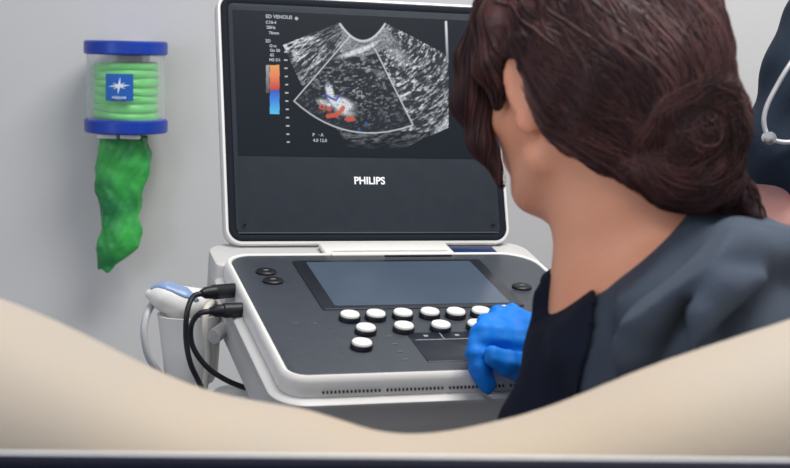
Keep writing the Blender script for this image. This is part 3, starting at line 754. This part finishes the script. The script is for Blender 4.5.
# neck, torso
f.cap(H(-.030, 0, -.03), NB+V3(.012, 0, .0), .055, .058, k=.02)
f.cap(H(-.006, -.004, -.06), NB+V3(-.030, .0, -.03), .042, .045, k=.025)
f.cap(NB+V3(-.032, -.005, -.02), npat(589, 350, 1.19), .040, .034, k=.02)
f.cap(NB+V3(.03, -.02, -.03), shL+V3(.01, .02, .03), .046, .046, k=.04); f.cap(NB+V3(.03, .03, -.02), shR, .050, .050, k=.04)
f.ell(chest+V3(.03, 0, .02), (.114, .165, .15), k=.04); f.ell(chest+V3(-.005, 0, -.03), (.085, .13, .09), k=.04)
f.ell(waist, (.105, .145, .14), k=.05); f.ell(pelvis, (.13, .17, .12), k=.05)
for sh, el, wr in ((shL, elL, wrL), (shR, elR, wrR)):
    f.cap(sh, el, .046, .038, k=.03); f.cap(el, el+(wr-el)*.35, .040, .038, k=.01); f.cap(el+(wr-el)*.35, wr, .038, .026, k=.01)
hand(f, wrL, (-1, -.1, -.1), (0, -.1, -1), thumb_side=-1, curl=(.35, .5, .4))
right_hand(f)
for sy in (-1, 1):
    hip = V3(.30, 1.21+sy*.085, .57); kn = V3(-.13, 1.21+sy*.10, .53); an = V3(-.10, 1.21+sy*.10, .10)
    f.cap(hip, kn, .082, .058, k=.04); f.cap(kn, kn+(an-kn)*.35, .054, .054, k=.02); f.cap(kn+(an-kn)*.35, an, .052, .035, k=.02)
    f.cap(an+V3(.02, 0, -.055), an+V3(-.17, 0, -.07), .034, .026, k=.02)
f.mesh('body', M['skin'], op, inv=OI)
# face details
for sg in (-1, 1):
    bm = bmesh.new(); bmesh.ops.create_uvsphere(bm, u_segments=20, v_segments=12, radius=.0115, matrix=Matrix.Translation(OI @ Vector(H(.077, sg*.031, .012)))); ey = obj('eye', bm, M['eyeball'], op)
    bm = bmesh.new(); bmesh.ops.create_uvsphere(bm, u_segments=16, v_segments=10, radius=.0058, matrix=Matrix.Translation(OI @ Vector(H(.0835, sg*.031, .012)))); obj('iris', bm, M['iris'], ey)
    bm = bmesh.new(); tube(bm, [OI @ Vector(H(*q)) for q in ((.092, sg*.014, .030), (.091, sg*.03, .035), (.082, sg*.046, .029))], .003, 8, 5); obj('eyebrow', bm, M['brow'], op)
bm = bmesh.new(); tube(bm, [OI @ Vector(H(*q)) for q in ((.091, -.020, -.061), (.098, 0, -.059), (.091, .020, -.061))], lambda t: .0022+.0035*math.sin(PI*t), 8, 6); obj('lips', bm, M['lip'], op)
# glove
f = Field(wrR-V3(.10, .10, .09), wrR+V3(.10, .10, .09), .0022)
right_hand(f, .0022); f.cap(wrR, wrR+(elR-wrR)*.20, .029, .034, k=.006)
f.warp(lambda X, Y, Z: .0007*np.sin(X*310+Z*120)+.0006*np.sin(Z*400+Y*200))
o = f.mesh('right_glove', M['glove'], op, inv=OI); o['label'] = 'bright blue nitrile glove'
f = Field(wrL-V3(.24, .10, .09), wrL+V3(.10, .10, .09), .003)
hand(f, wrL, (-1, -.1, -.1), (0, -.1, -1), thumb_side=-1, curl=(.35, .5, .4), infl=.0026); f.cap(wrL, wrL+(elL-wrL)*.25, .030, .034, k=.006)
o = f.mesh('left_glove', M['glove'], op, inv=OI)
# scrub top
def folds(X, Y, Z):
    return .0055*np.sin(34*X+46*Z+3*np.sin(20*Y))+.0040*np.sin(62*(Z-.5*X)+30*Y+1.5)+.002*np.sin(110*X-60*Z+50*Y)
f = Field((.02, .95, .50), (.56, 1.62, 1.20), .008, [[(.04, .42, .0036)], [(.96, 1.30, .0036)], [(.82, 1.16, .0036)]])
I = .014
f.ell(chest+V3(.03, 0, .02), (.114+I, .165+I, .15+I), k=.04); f.ell(chest+V3(-.005, 0, -.03), (.085+I, .13+I, .09+I), k=.04)
f.ell(waist, (.115+I, .15+I, .14+I), k=.05); f.ell(pelvis, (.14+I, .18+I, .10+I), k=.05)
f.cap(NB+V3(.03, -.02, -.03), npat(732, 306, 1.10), .050+I, .064, k=.04); f.cap(NB+V3(.03, .03, -.02), shR, .050+I, .050+I, k=.04)
f.cap(NB+V3(.01, -.01, -.02), npat(598, 345, 1.2), .06+I, .048, k=.03)
f.cap(npat(578, 315, 1.22), npat(562, 430, 1.2), .028, .044, k=.03)
f.cap(npat(712, 291, 1.17), npat(830, 352, 1.2), .068, .080, k=.03)
f.cap(shR, shR+(elR-shR)*.80, .060, .058, k=.02)
f.chain([npat(554, 288, 1.28), npat(551, 318, 1.27), npat(552, 350, 1.25)], [.008, .010, .010], k=.01)
f.warp(folds)
f.cap(shL+V3(.002, 0, -.004), shL+(elL-shL)*.85, .070, .066, k=.005)   # near sleeve with its armhole crease
f.chain([npat(*q) for q in ((622, 392, 1.07), (634, 352, 1.045), (650, 312, 1.03), (672, 280, 1.02), (702, 260, 1.015), (742, 250, 1.03), (790, 256, 1.06), (850, 290, 1.10))], [.010, .013, .015, .016, .016, .016, .016, .014], k=.022)
f.chain([npat(*q) for q in ((690, 360, .985), (702, 318, .985), (726, 290, .99), (762, 280, 1.0))], [.006, .008, .008, .004], k=.020)
f.warp(lambda X, Y, Z: .4*folds(Y, Z, X))
cut = Field((.02, .95, .50), (.56, 1.62, 1.20), .008, [[(.04, .42, .0036)], [(.96, 1.30, .0036)], [(.82, 1.16, .0036)]])
cut.cap(H(-.03, 0, 0), NB+V3(-.005, 0, .022), .066, .064, k=.004)
vA = npat(552, 330, 1.168); vB = npat(690, 208, 1.16); ld = (vB-vA)[[0, 2]]; ld /= np.linalg.norm(ld); vL = npat(549, 300, 1.16)[0]
cut.fn(lambda X, Y, Z: np.maximum(-((Z-vA[2])*ld[0]-(X-vA[0])*ld[1]), Y-1.215+0*X), k=.003)
f.F = np.maximum(f.F, -cut.F)
shirtF = f.F.copy()
f.mesh('scrub_top', M['scrub'], op, inv=OI)
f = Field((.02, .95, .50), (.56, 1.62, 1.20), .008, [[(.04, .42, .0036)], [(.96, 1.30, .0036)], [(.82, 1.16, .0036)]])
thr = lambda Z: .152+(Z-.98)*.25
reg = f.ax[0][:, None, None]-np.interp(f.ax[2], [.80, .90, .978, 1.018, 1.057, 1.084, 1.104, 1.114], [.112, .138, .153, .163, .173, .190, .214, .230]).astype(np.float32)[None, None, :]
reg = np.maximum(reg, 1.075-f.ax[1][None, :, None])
f.F = np.maximum(shirtF-.0050, np.broadcast_to(reg, shirtF.shape)).astype(np.float32)  # thin dark layer painting the shade on the chest, plus the collar
o = f.mesh('shaded_front_and_collar', M['shade_and_collar'], op, inv=OI); o['label'] = 'scrub top front darkened by painted shade, with its dark collar'
# trousers + shoes
f = Field((-.24, 1.0, .02), (.56, 1.45, .74), .008)
f.ell(pelvis, (.142, .182, .118), k=.05)
for sy in (-1, 1):
    hip = V3(.30, 1.21+sy*.085, .57); kn = V3(-.13, 1.21+sy*.10, .53); an = V3(-.10, 1.21+sy*.10, .10)
    f.cap(hip, kn, .095, .070, k=.03); f.cap(kn, an, .068, .055, k=.01)
f.mesh('trousers', M['trouser'], op, inv=OI)
for sy in (-1, 1):
    an = V3(-.10, 1.21+sy*.10, .10)
    f = Field(an+V3(-.24, -.06, -.11), an+V3(.08, .06, .0), .004); f.cap(an+V3(.02, 0, -.055), an+V3(-.17, 0, -.068), .040, .033, k=.02); f.fn(lambda X, Y, Z: Z+0*X+0*Y-.004, k=.001, op='sub')
    f.mesh('shoe', M['black'], op, inv=OI)
# hair ---------------------------------------------------------------------
BN = npat(688, 142, 1.15)                   # bun centre
lo = (.02, 1.02, 1.02); hi = (.42, 1.40, 1.42)
f = Field(lo, hi, .0032)
f.ell(H(-.016, 0, .036), (.108, .091, .102), HA, k=.02)
f.ell(H(-.030, .004, .004), (.108, .088, .090), HA, k=.02)
f.ell(npat(640, 60, 1.2), (.060, .07, .075), k=.03)
def below(X, Y, Z):                          # positive above the hairline that runs from the ear down to the nape
    x = (X-HC[0])*hf[0]+(Y-HC[1])*hf[1]+(Z-HC[2])*hf[2]; z = (X-HC[0])*hu[0]+(Y-HC[1])*hu[1]+(Z-HC[2])*hu[2]
    return (z-np.interp(x, [-.14, -.10, -.05, -.022, -.014, .02, .05, .12], [-.16, -.105, -.070, -.030, .028, .034, .05, .05]))*.8
f.F = np.maximum(f.F, -below(f.ax[0][:, None, None], f.ax[1][None, :, None], f.ax[2][None, None, :]).astype(np.float32))
g = Field(lo, hi, .0032)                     # the low bun: coiled rolls of hair
coil = [npat(*q) for q in ((650, 104, 1.13), (684, 88, 1.13), (712, 100, 1.135), (724, 130, 1.14), (716, 160, 1.14), (690, 176, 1.13), (660, 168, 1.12))]
g.ell(npat(668, 118, 1.17), (.066, .055, .056), k=.02)
g.chain(coil, [.018, .021, .021, .021, .021, .020, .017], k=.005)
g.ell(npat(690, 134, 1.12), (.027, .020, .024), k=.006)
tail = [npat(*q) for q in ((698, 178, 1.14), (726, 186, 1.15), (744, 202, 1.17), (762, 232, 1.2))]
g.chain(tail, [.022, .018, .013, .006], k=.008)
low_ = [npat(*q) for q in ((612, 152, 1.14), (640, 168, 1.13), (668, 184, 1.13), (700, 192, 1.14))]
g.chain(low_, [.010, .016, .018, .018], k=.010)
f.F = np.minimum(f.F, g.F)
lockA = [H(.036, .040, .112), H(.050, .052, .075), H(.074, .066, .030), H(.080, .070, -.005), H(.074, .064, -.040), H(.062, .052, -.080)]
f.chain(lockA, [.022, .020, .018, .014, .009, .003], k=.012)
f.chain([H(.020, .060, .110), H(.030, .074, .060), H(.034, .078, .026), H(.038, .072, -.01)], [.020, .017, .013, .004], k=.012)
f.chain([H(.045, -.050, .110), H(.072, -.066, .060), H(.078, -.072, .010), H(.062, -.070, -.040)], [.024, .018, .012, .006], k=.02)
f.warp(lambda X, Y, Z: .0012*np.sin(90*X+60*Z+5*np.sin(22*Z+30*Y))+.0009*np.sin(70*Z-150*X+6*np.sin(30*X)))
HF = f.F.copy()
hr = f.mesh('hair', M['hair'], op, inv=OI); hr['label'] = 'dark brown hair gathered into a low bun, one lock hanging before the ear'
# strands laid along the surface of the hair
G = np.stack(np.gradient(HF, .0032), -1); L0 = np.array(lo)
def samp(A_, P):
    q = (P-L0)/.0032; i = np.clip(q.astype(int), 0, np.array(HF.shape)-2); t = np.clip(q-i, 0, 1); out = 0
    for a_ in (0, 1):
        for b_ in (0, 1):
            for c_ in (0, 1):
                w_ = (t[:, 0] if a_ else 1-t[:, 0])*(t[:, 1] if b_ else 1-t[:, 1])*(t[:, 2] if c_ else 1-t[:, 2]); v_ = A_[i[:, 0]+a_, i[:, 1]+b_, i[:, 2]+c_]
                out = out+(w_[:, None]*v_ if v_.ndim == 2 else w_*v_)
    return out
rs = np.random.RandomState(8)
cellsI = np.argwhere(np.abs(HF) < .004); cellsI = cellsI[(cellsI > 2).all(1) & (cellsI < np.array(HF.shape)-3).all(1)]
def strands(name, n, r0, m, off0, off1):
    P = L0+cellsI[rs.randint(0, len(cellsI), n)]*.0032+rs.rand(n, 3)*.0032
    off = rs.uniform(off0, off1, n); path = []
    wob = rs.uniform(-.28, .28, n); steps = 22; BNs = BN+rs.uniform(-.022, .022, (n, 3))
    for s_ in range(steps):
        for it in range(2):
            g_ = samp(G, P); nn = g_/(np.linalg.norm(g_, axis=1, keepdims=True)+1e-9)
            P = P-nn*np.clip(samp(HF, P)-off, -.003, .003)[:, None]
        path.append(P.copy())
        dB = BNs-P; rB = np.linalg.norm((BN-P)*np.array([1, .4, 1]), axis=1, keepdims=True); dB = dB/(np.linalg.norm(dB, axis=1, keepdims=True)+1e-9)
        view = np.array([0, -1., 0]); sw = np.cross(dB, view)
        wB = np.clip((.066-rB)/.02, 0, 1)
        X_ = (P-HC)@hf; Ll = (P-HC)@hlft; wF = (np.clip((X_-.012)/.02, 0, 1)*np.clip((Ll*1-.02)/.02, 0, 1)*np.clip((.13-((P-HC)@hu))/.05, 0, 1))[:, None]
        dn_ = np.array([-.10, 0, -1.])+hf*-.05
        T_ = dB*(1-wB)+sw*wB; T_ = T_*(1-wF)+dn_*wF
        T_ = T_+sw*wob[:, None]*(1-wB)+dB*(wob[:, None]*3.2+.25*np.sin(P[:, 2:3]*150+P[:, :1]*90))*wB
        T_ = T_-nn*(T_*nn).sum(1, keepdims=True); T_ /= np.linalg.norm(T_, axis=1, keepdims=True)+1e-9
        P = P+T_*.0050
    path = np.array(path).transpose(1, 0, 2)                       # n, steps, 3
    A_ = np.array(OI); path = path+A_[:3, 3]
    t = np.gradient(path, axis=1); t /= np.linalg.norm(t, axis=2, keepdims=True)+1e-9
    u_ = np.cross(t, np.array([.3, .9, .2])); u_ /= np.linalg.norm(u_, axis=2, keepdims=True)+1e-9; v_ = np.cross(t, u_)
    rad_ = r0*rs.uniform(.6, 1.4, n)[:, None]*np.sin(np.linspace(.12, PI-.12, steps))[None]
    ring = [path+(u_*math.cos(2*PI*k_/3)+v_*math.sin(2*PI*k_/3))*rad_[..., None] for k_ in range(3)]
    Vv = np.stack(ring, 2).reshape(-1, 3)
    a0 = (np.arange(n)[:, None, None]*steps+np.arange(steps-1)[None, :, None])*3
    k0 = np.arange(3)[None, None, :]; k1 = (k0+1) % 3
    Qq = np.stack([a0+k0, a0+k1, a0+3+k1, a0+3+k0], -1).reshape(-1, 4)
    me = bpy.data.meshes.new(name); me.vertices.add(len(Vv)); me.vertices.foreach_set('co', Vv.astype(np.float32).ravel())
    me.loops.add(len(Qq)*4); me.loops.foreach_set('vertex_index', Qq.ravel().astype(np.int32)); me.polygons.add(len(Qq))
    me.polygons.foreach_set('loop_start', np.arange(0, len(Qq)*4, 4, dtype=np.int32)); me.polygons.foreach_set('use_smooth', np.ones(len(Qq), bool)); me.update(calc_edges=True)
    o_ = link(name, me, m, hr); o_['kind'] = 'stuff'; return o_
strands('hair_strands', 2600, .0011, M['strand_dark'], .0002, .0012)
strands('hair_highlights', 900, .0007, M['strand'], .0006, .0022)
# stool under the operator
st = thing('stool', 'low round stool under the seated operator', 'stool', Matrix.Translation((.335, 1.21, 0)))
bm = bmesh.new(); lathe(bm, [(.02, .42), (.16, .425), (.175, .435), (.175, .455), (.16, .466)], 32); obj('seat', bm, M['mattress'], st)
bm = bmesh.new(); tube(bm, [(0, 0, .06), (0, 0, .43)], .025, 12, 1); obj('pedestal', bm, M['chrome'], st)
for i in range(5):
    a = 2*PI*i/5; bm = bmesh.new(); tube(bm, [(0, 0, .075), (.24*math.cos(a), .24*math.sin(a), .055)], .014, 10, 1); lg = obj('base_leg', bm, M['chrome'], st)
    bm = bmesh.new(); lathe(bm, [(.015, -.010), (.024, -.008), (.024, .008), (.015, .010)], 16, Matrix.Translation((.24*math.cos(a), .24*math.sin(a), .0245)) @ Matrix.Rotation(PI/2, 4, 'X')); obj('caster', bm, M['black'], lg)

# ================================================================== PATIENT lying on the side, bare back to the viewer
pt = thing('person', 'person lying along the padded table with bare pale skin, blurred, nearest the viewer', 'person', Matrix.Translation((0, .84, MZ)))
PI_ = Matrix.Translation((0, -.84, -MZ))
PY = .885
prof_px = [(-400, 278), (-250, 266), (-120, 276), (-40, 296), (0, 311), (60, 337), (120, 369), (180, 397), (215, 408), (260, 415), (300, 420), (335, 431), (365, 445), (400, 451), (440, 448), (480, 440), (540, 426), (600, 402), (660, 376), (720, 356), (790, 333), (880, 304), (980, 282), (1120, 276), (1220, 299)]
pxx = np.array([at(q[0], q[1], PY).x for q in prof_px]); pzz = np.array([at(q[0], q[1], PY).z for q in prof_px])
def torso(X, Y, Z):
    top = np.interp(X, pxx, pzz)
    bot = MZ+.004
    cz = (top+bot)/2; rz = (top-bot)/2; ry = .095+.15*(rz-.10)
    q = np.sqrt(np.abs((Y-PY-.012)/ry)**2.4+np.abs((Z-cz)/rz)**2.4+1e-9)**(2/2.4)
    d = (np.sqrt(q)-1)*np.minimum(ry, rz)
    return np.maximum(d, np.maximum(pxx[0]-X, X-pxx[-1]))
f = Field((-1.02, .62, MZ-.01), (.98, 1.06, 1.22), .009)
f.fn(torso, k=.001)
# smooth in x so that the interpolated outline becomes soft
for it in range(6): f.F[1:-1] = .5*f.F[1:-1]+.25*(f.F[:-2]+f.F[2:])
# legs (bent at the knee) and arms, neck, head beyond the frame
f.cap((-.40, .86, .98), (-.60, .86, .95), .11, .095, k=.05); f.cap((-.60, .86, .95), (-.93, .86, .88), .09, .05, k=.03); f.cap((-.42, .86, .90), (-.93, .80, .855), .08, .042, k=.03)
f.cap((-.93, .86, .87), (-.97, .76, .86), .04, .025, k=.02); f.cap((-.93, .80, .85), (-.96, .72, .84), .038, .024, k=.02)
f.cap((.50, .84, .95), (.64, .84, .92), .075, .055, k=.05); f.ell((.76, .85, .92), (.11, .085, .10), k=.02); f.ell((.75, .94, .90), (.05, .03, .05), k=.03); f.ell((.75, .975, .905), (.012, .018, .014), k=.01)
f.cap((.47, .86, 1.00), (.40, .97, .93), .05, .042, k=.03); f.cap((.40, .97, .93), (.58, .985, .86), .038, .026, k=.02)
hand(f, (.58, .985, .86), (1, -.02, -.08), (0, 0, -1), r=.9, curl=(.2, .3, .3))
f.mesh('body', M['skin_pale'], pt, inv=PI_)
f = Field((.60, .72, MZ+.005), (.96, .98, 1.08), .006); f.ell((.785, .84, .93), (.105, .098, .112), k=.02); f.ell((.74, .95, .90), (.06, .05, .07), k=.01, op='sub'); f.mesh('hair', M['hair'], pt, inv=PI_)

# ================================================================== COLLEAGUE standing behind on the right
cx, cy = .64, 1.98
co = thing('person', 'person in navy scrubs with a stethoscope, cut off by the right edge of the photo', 'person', Matrix.Translation((cx, cy, 0)))
KI = Matrix.Translation((-cx, -cy, 0))
sR = npat(822, 42, 1.90); eR = npat(768, 236, 1.86); wRr = V3(.66, 1.78, 1.03)
sL = V3(.83, 1.99, sR[2]+.01)
nb = V3((sR[0]+sL[0])/2, 1.97, sR[2]+.055)
eL = V3(.93, 1.95, .98); wLl = V3(.75, 1.76, .97)
def cobody(f, i=0., arms=True):
    f.cap(nb+V3(0, 0, -.03), sR+V3(.02, .01, 0), .055+i, .055+i, k=.05); f.cap(nb+V3(0, 0, -.03), sL, .055+i, .055+i, k=.05)
    c = V3(nb[0], 1.98, 0)
    f.ell(c+V3(0, 0, 1.16), (.17+i, .115+i, .16+i), k=.05); f.ell(c+V3(0, 0, .98), (.145+i, .105+i, .16+i), k=.05); f.ell(c+V3(0, .01, .82), (.17+i, .115+i, .12+i), k=.05)
f = Field((.33, 1.62, 0), (1.10, 2.18, 1.68), .0085, [[(.44, .60, .005)], [], [(.95, 1.3, .006)]])
cobody(f)
f.cap(nb+V3(0, 0, -.04), nb+V3(0, -.02, .08), .052, .05, k=.03)
hc_ = nb+V3(0, -.03, .17)
f.ell(hc_+V3(0, .01, .02), (.073, .092, .09), k=.01); f.ell(hc_+V3(0, -.035, -.035), (.052, .055, .068), k=.03); f.cap(hc_+V3(0, -.10, .01), hc_+V3(0, -.108, -.02), .008, .012, k=.01); f.cap(hc_+V3(-.016, -.082, -.055), hc_+V3(.016, -.082, -.055), .009, .009, k=.008)
for sg in (-1, 1): f.ell(hc_+V3(sg*.074, .0, -.005), (.009, .018, .03), k=.004); f.ell(hc_+V3(sg*.03, -.09, .01), (.013, .01, .01), k=.006, op='sub')
f.cap(sR, eR, .050, .040, k=.03); f.cap(eR, wRr, .038, .026, k=.01); f.cap(sL, eL, .050, .040, k=.03); f.cap(eL, wLl, .038, .026, k=.01)
hand(f, wRr, (.95, -.1, 0), (0, .9, -.2), thumb_side=-1, curl=(.3, .4, .3)); hand(f, wLl, (-.95, .15, .0), (0, .9, -.2), curl=(.3, .4, .3))
for sy in (-1, 1):
    c = V3(nb[0]+sy*.09, 1.985, .80); f.cap(c, c+V3(sy*.01, 0, -.38), .085, .058, k=.04); f.cap(c+V3(sy*.01, 0, -.38), c+V3(sy*.01, .01, -.70), .054, .036, k=.02); f.cap(c+V3(sy*.01, .02, -.765), c+V3(sy*.02, -.15, -.775), .034, .026, k=.02)
f.mesh('body', M['skin_arm'], co, inv=KI)
f = Field((.33, 1.66, .68), (1.10, 2.20, 1.42), .006)
cobody(f, .014)
sl = sR+(eR-sR)*.56
f.cap(sR+V3(.004, 0, .004), sl, .064, .072, k=.03); f.cap(sL, sL+(eL-sL)*.62, .064, .070, k=.03)
f.cap(npat(800, 195, 1.86), npat(812, 260, 1.88), .028, .05, k=.02)
f.warp(lambda X, Y, Z: .003*np.sin(50*X+45*Z)+.0025*np.sin(80*Z-60*X+40*Y))
dn = (eR-sR)/np.linalg.norm(eR-sR)
f.fn(lambda X, Y, Z: np.maximum(-((X-sl[0]-dn[0]*.012)*dn[0]+(Y-sl[1]-dn[1]*.012)*dn[1]+(Z-sl[2]-dn[2]*.012)*dn[2]), np.sqrt((X-sl[0]-.0)**2+(Y-sl[1])**2+(Z-sl[2]+.05)**2)-.13), k=.003, op='sub') if False else None
f.cap(nb+V3(0, -.02, .05), nb+V3(0, -.10, -.06), .062, .02, k=.004, op='sub')
f.mesh('scrub_top', M['navy_scrub'], co, inv=KI)
f = Field((.45, 1.82, .03), (.95, 2.15, .90), .009)
f.ell((nb[0], 1.99, .82), (.185, .13, .12), k=.05)
for sy in (-1, 1):
    c = V3(nb[0]+sy*.09, 1.985, .80); f.cap(c, c+V3(sy*.01, 0, -.70), .098, .06, k=.03)
f.mesh('trousers', M['navy_scrub'], co, inv=KI)
f = Field(np.array(hc_)-.16, np.array(hc_)+.16, .006); f.ell(hc_+V3(0, .022, .035), (.088, .098, .098), k=.02); f.cap(hc_+V3(0, .07, 0), hc_+V3(0, .08, -.09), .06, .04, k=.03); f.ell(hc_+V3(0, -.085, -.03), (.06, .06, .085), k=.01, op='sub'); f.mesh('hair', M['hair'], co, inv=KI)
for sy in (-1, 1):
    bm = bmesh.new(); x0 = nb[0]+sy*.105; box(bm, (x0-cx, 1.925-cy, .034), (.085, .25, .064), .026, 3); obj('shoe', bm, M['black'], co)
def face_bits(P0, fw, lf, up_, root, inv, eyes, lipz):
    for sg in (-1, 1):
        c_ = inv @ Vector(P0+fw*eyes[0]+lf*sg*eyes[1]+up_*eyes[2])
        bm = bmesh.new(); bmesh.ops.create_uvsphere(bm, u_segments=20, v_segments=12, radius=.0105, matrix=Matrix.Translation(c_-Vector(fw)*.0045)); ey = obj('eye', bm, M['eyeball'], root)
        bm = bmesh.new(); bmesh.ops.create_uvsphere(bm, u_segments=16, v_segments=10, radius=.0050, matrix=Matrix.Translation(c_+Vector(fw)*.0018)); obj('iris', bm, M['iris'], ey)
        bm = bmesh.new(); tube(bm, [inv @ Vector(P0+fw*(eyes[0]+a)+lf*sg*b+up_*(eyes[2]+c)) for a, b, c in ((.014, .014, .020), (.013, .03, .025), (.004, .046, .019))], .0028, 8, 5); obj('eyebrow', bm, M['brow'], root)
    bm = bmesh.new(); tube(bm, [inv @ Vector(P0+fw*(lipz[0]-.006)-lf*.019+up_*lipz[1]), inv @ Vector(P0+fw*lipz[0]+up_*(lipz[1]+.001)), inv @ Vector(P0+fw*(lipz[0]-.006)+lf*.019+up_*lipz[1])], lambda t: .0022+.003*math.sin(PI*t), 8, 6); obj('lips', bm, M['lip'], root)
face_bits(hc_, V3(0, -1, 0), V3(-1, 0, 0), V3(0, 0, 1), co, KI, (.074, .030, .010), (.090, -.055))
# stethoscope hanging over the chest
sth = thing('stethoscope', 'silver grey stethoscope looped over the chest of the standing colleague in navy', 'stethoscope', Matrix.Translation(at(790, 120, 1.80)))
SI = sth.matrix_world.inverted(); SY = 1.80
bm = bmesh.new(); tube(bm, [SI @ Vector(q) for q in [tuple(nb+V3(.085, -.148, -.16)), tuple(nb+V3(.082, -.118, -.04)), tuple(nb+V3(.078, -.02, .045)), tuple(nb+V3(.045, .058, .062)), tuple(nb+V3(-.03, .062, .066)), tuple(nb+V3(-.078, -.01, .055)), tuple(nb+V3(-.092, -.085, .022))]+[tuple(at(*q)) for q in ((832, 2, 1.795), (806, 42, 1.81), (789, 66, 1.80), (777, 86, 1.80), (767, 106, 1.80), (764, 122, 1.80), (768, 136, 1.80), (777, 141, 1.80), (790, 142, 1.80), (806, 138, 1.80), (818, 120, 1.80), (826, 90, 1.80))]], .0032, 10); obj('tube', bm, M['tube_grey'], sth)
bm = bmesh.new(); lathe(bm, [(.004, -.006), (.0085, -.005), (.0085, .005), (.004, .006)], 20, Matrix.Translation(SI @ at(769, 138, 1.795)) @ Matrix.Rotation(PI/2, 4, 'X')); obj('joint', bm, M['chrome'], sth)
bm = bmesh.new(); lathe(bm, [(.008, -.008), (.021, -.005), (.022, .002), (.018, .006)], 24, Matrix.Translation(SI @ at(827, 84, 1.795)) @ Matrix.Rotation(PI/2, 4, 'X')); obj('chestpiece', bm, M['chrome'], sth)
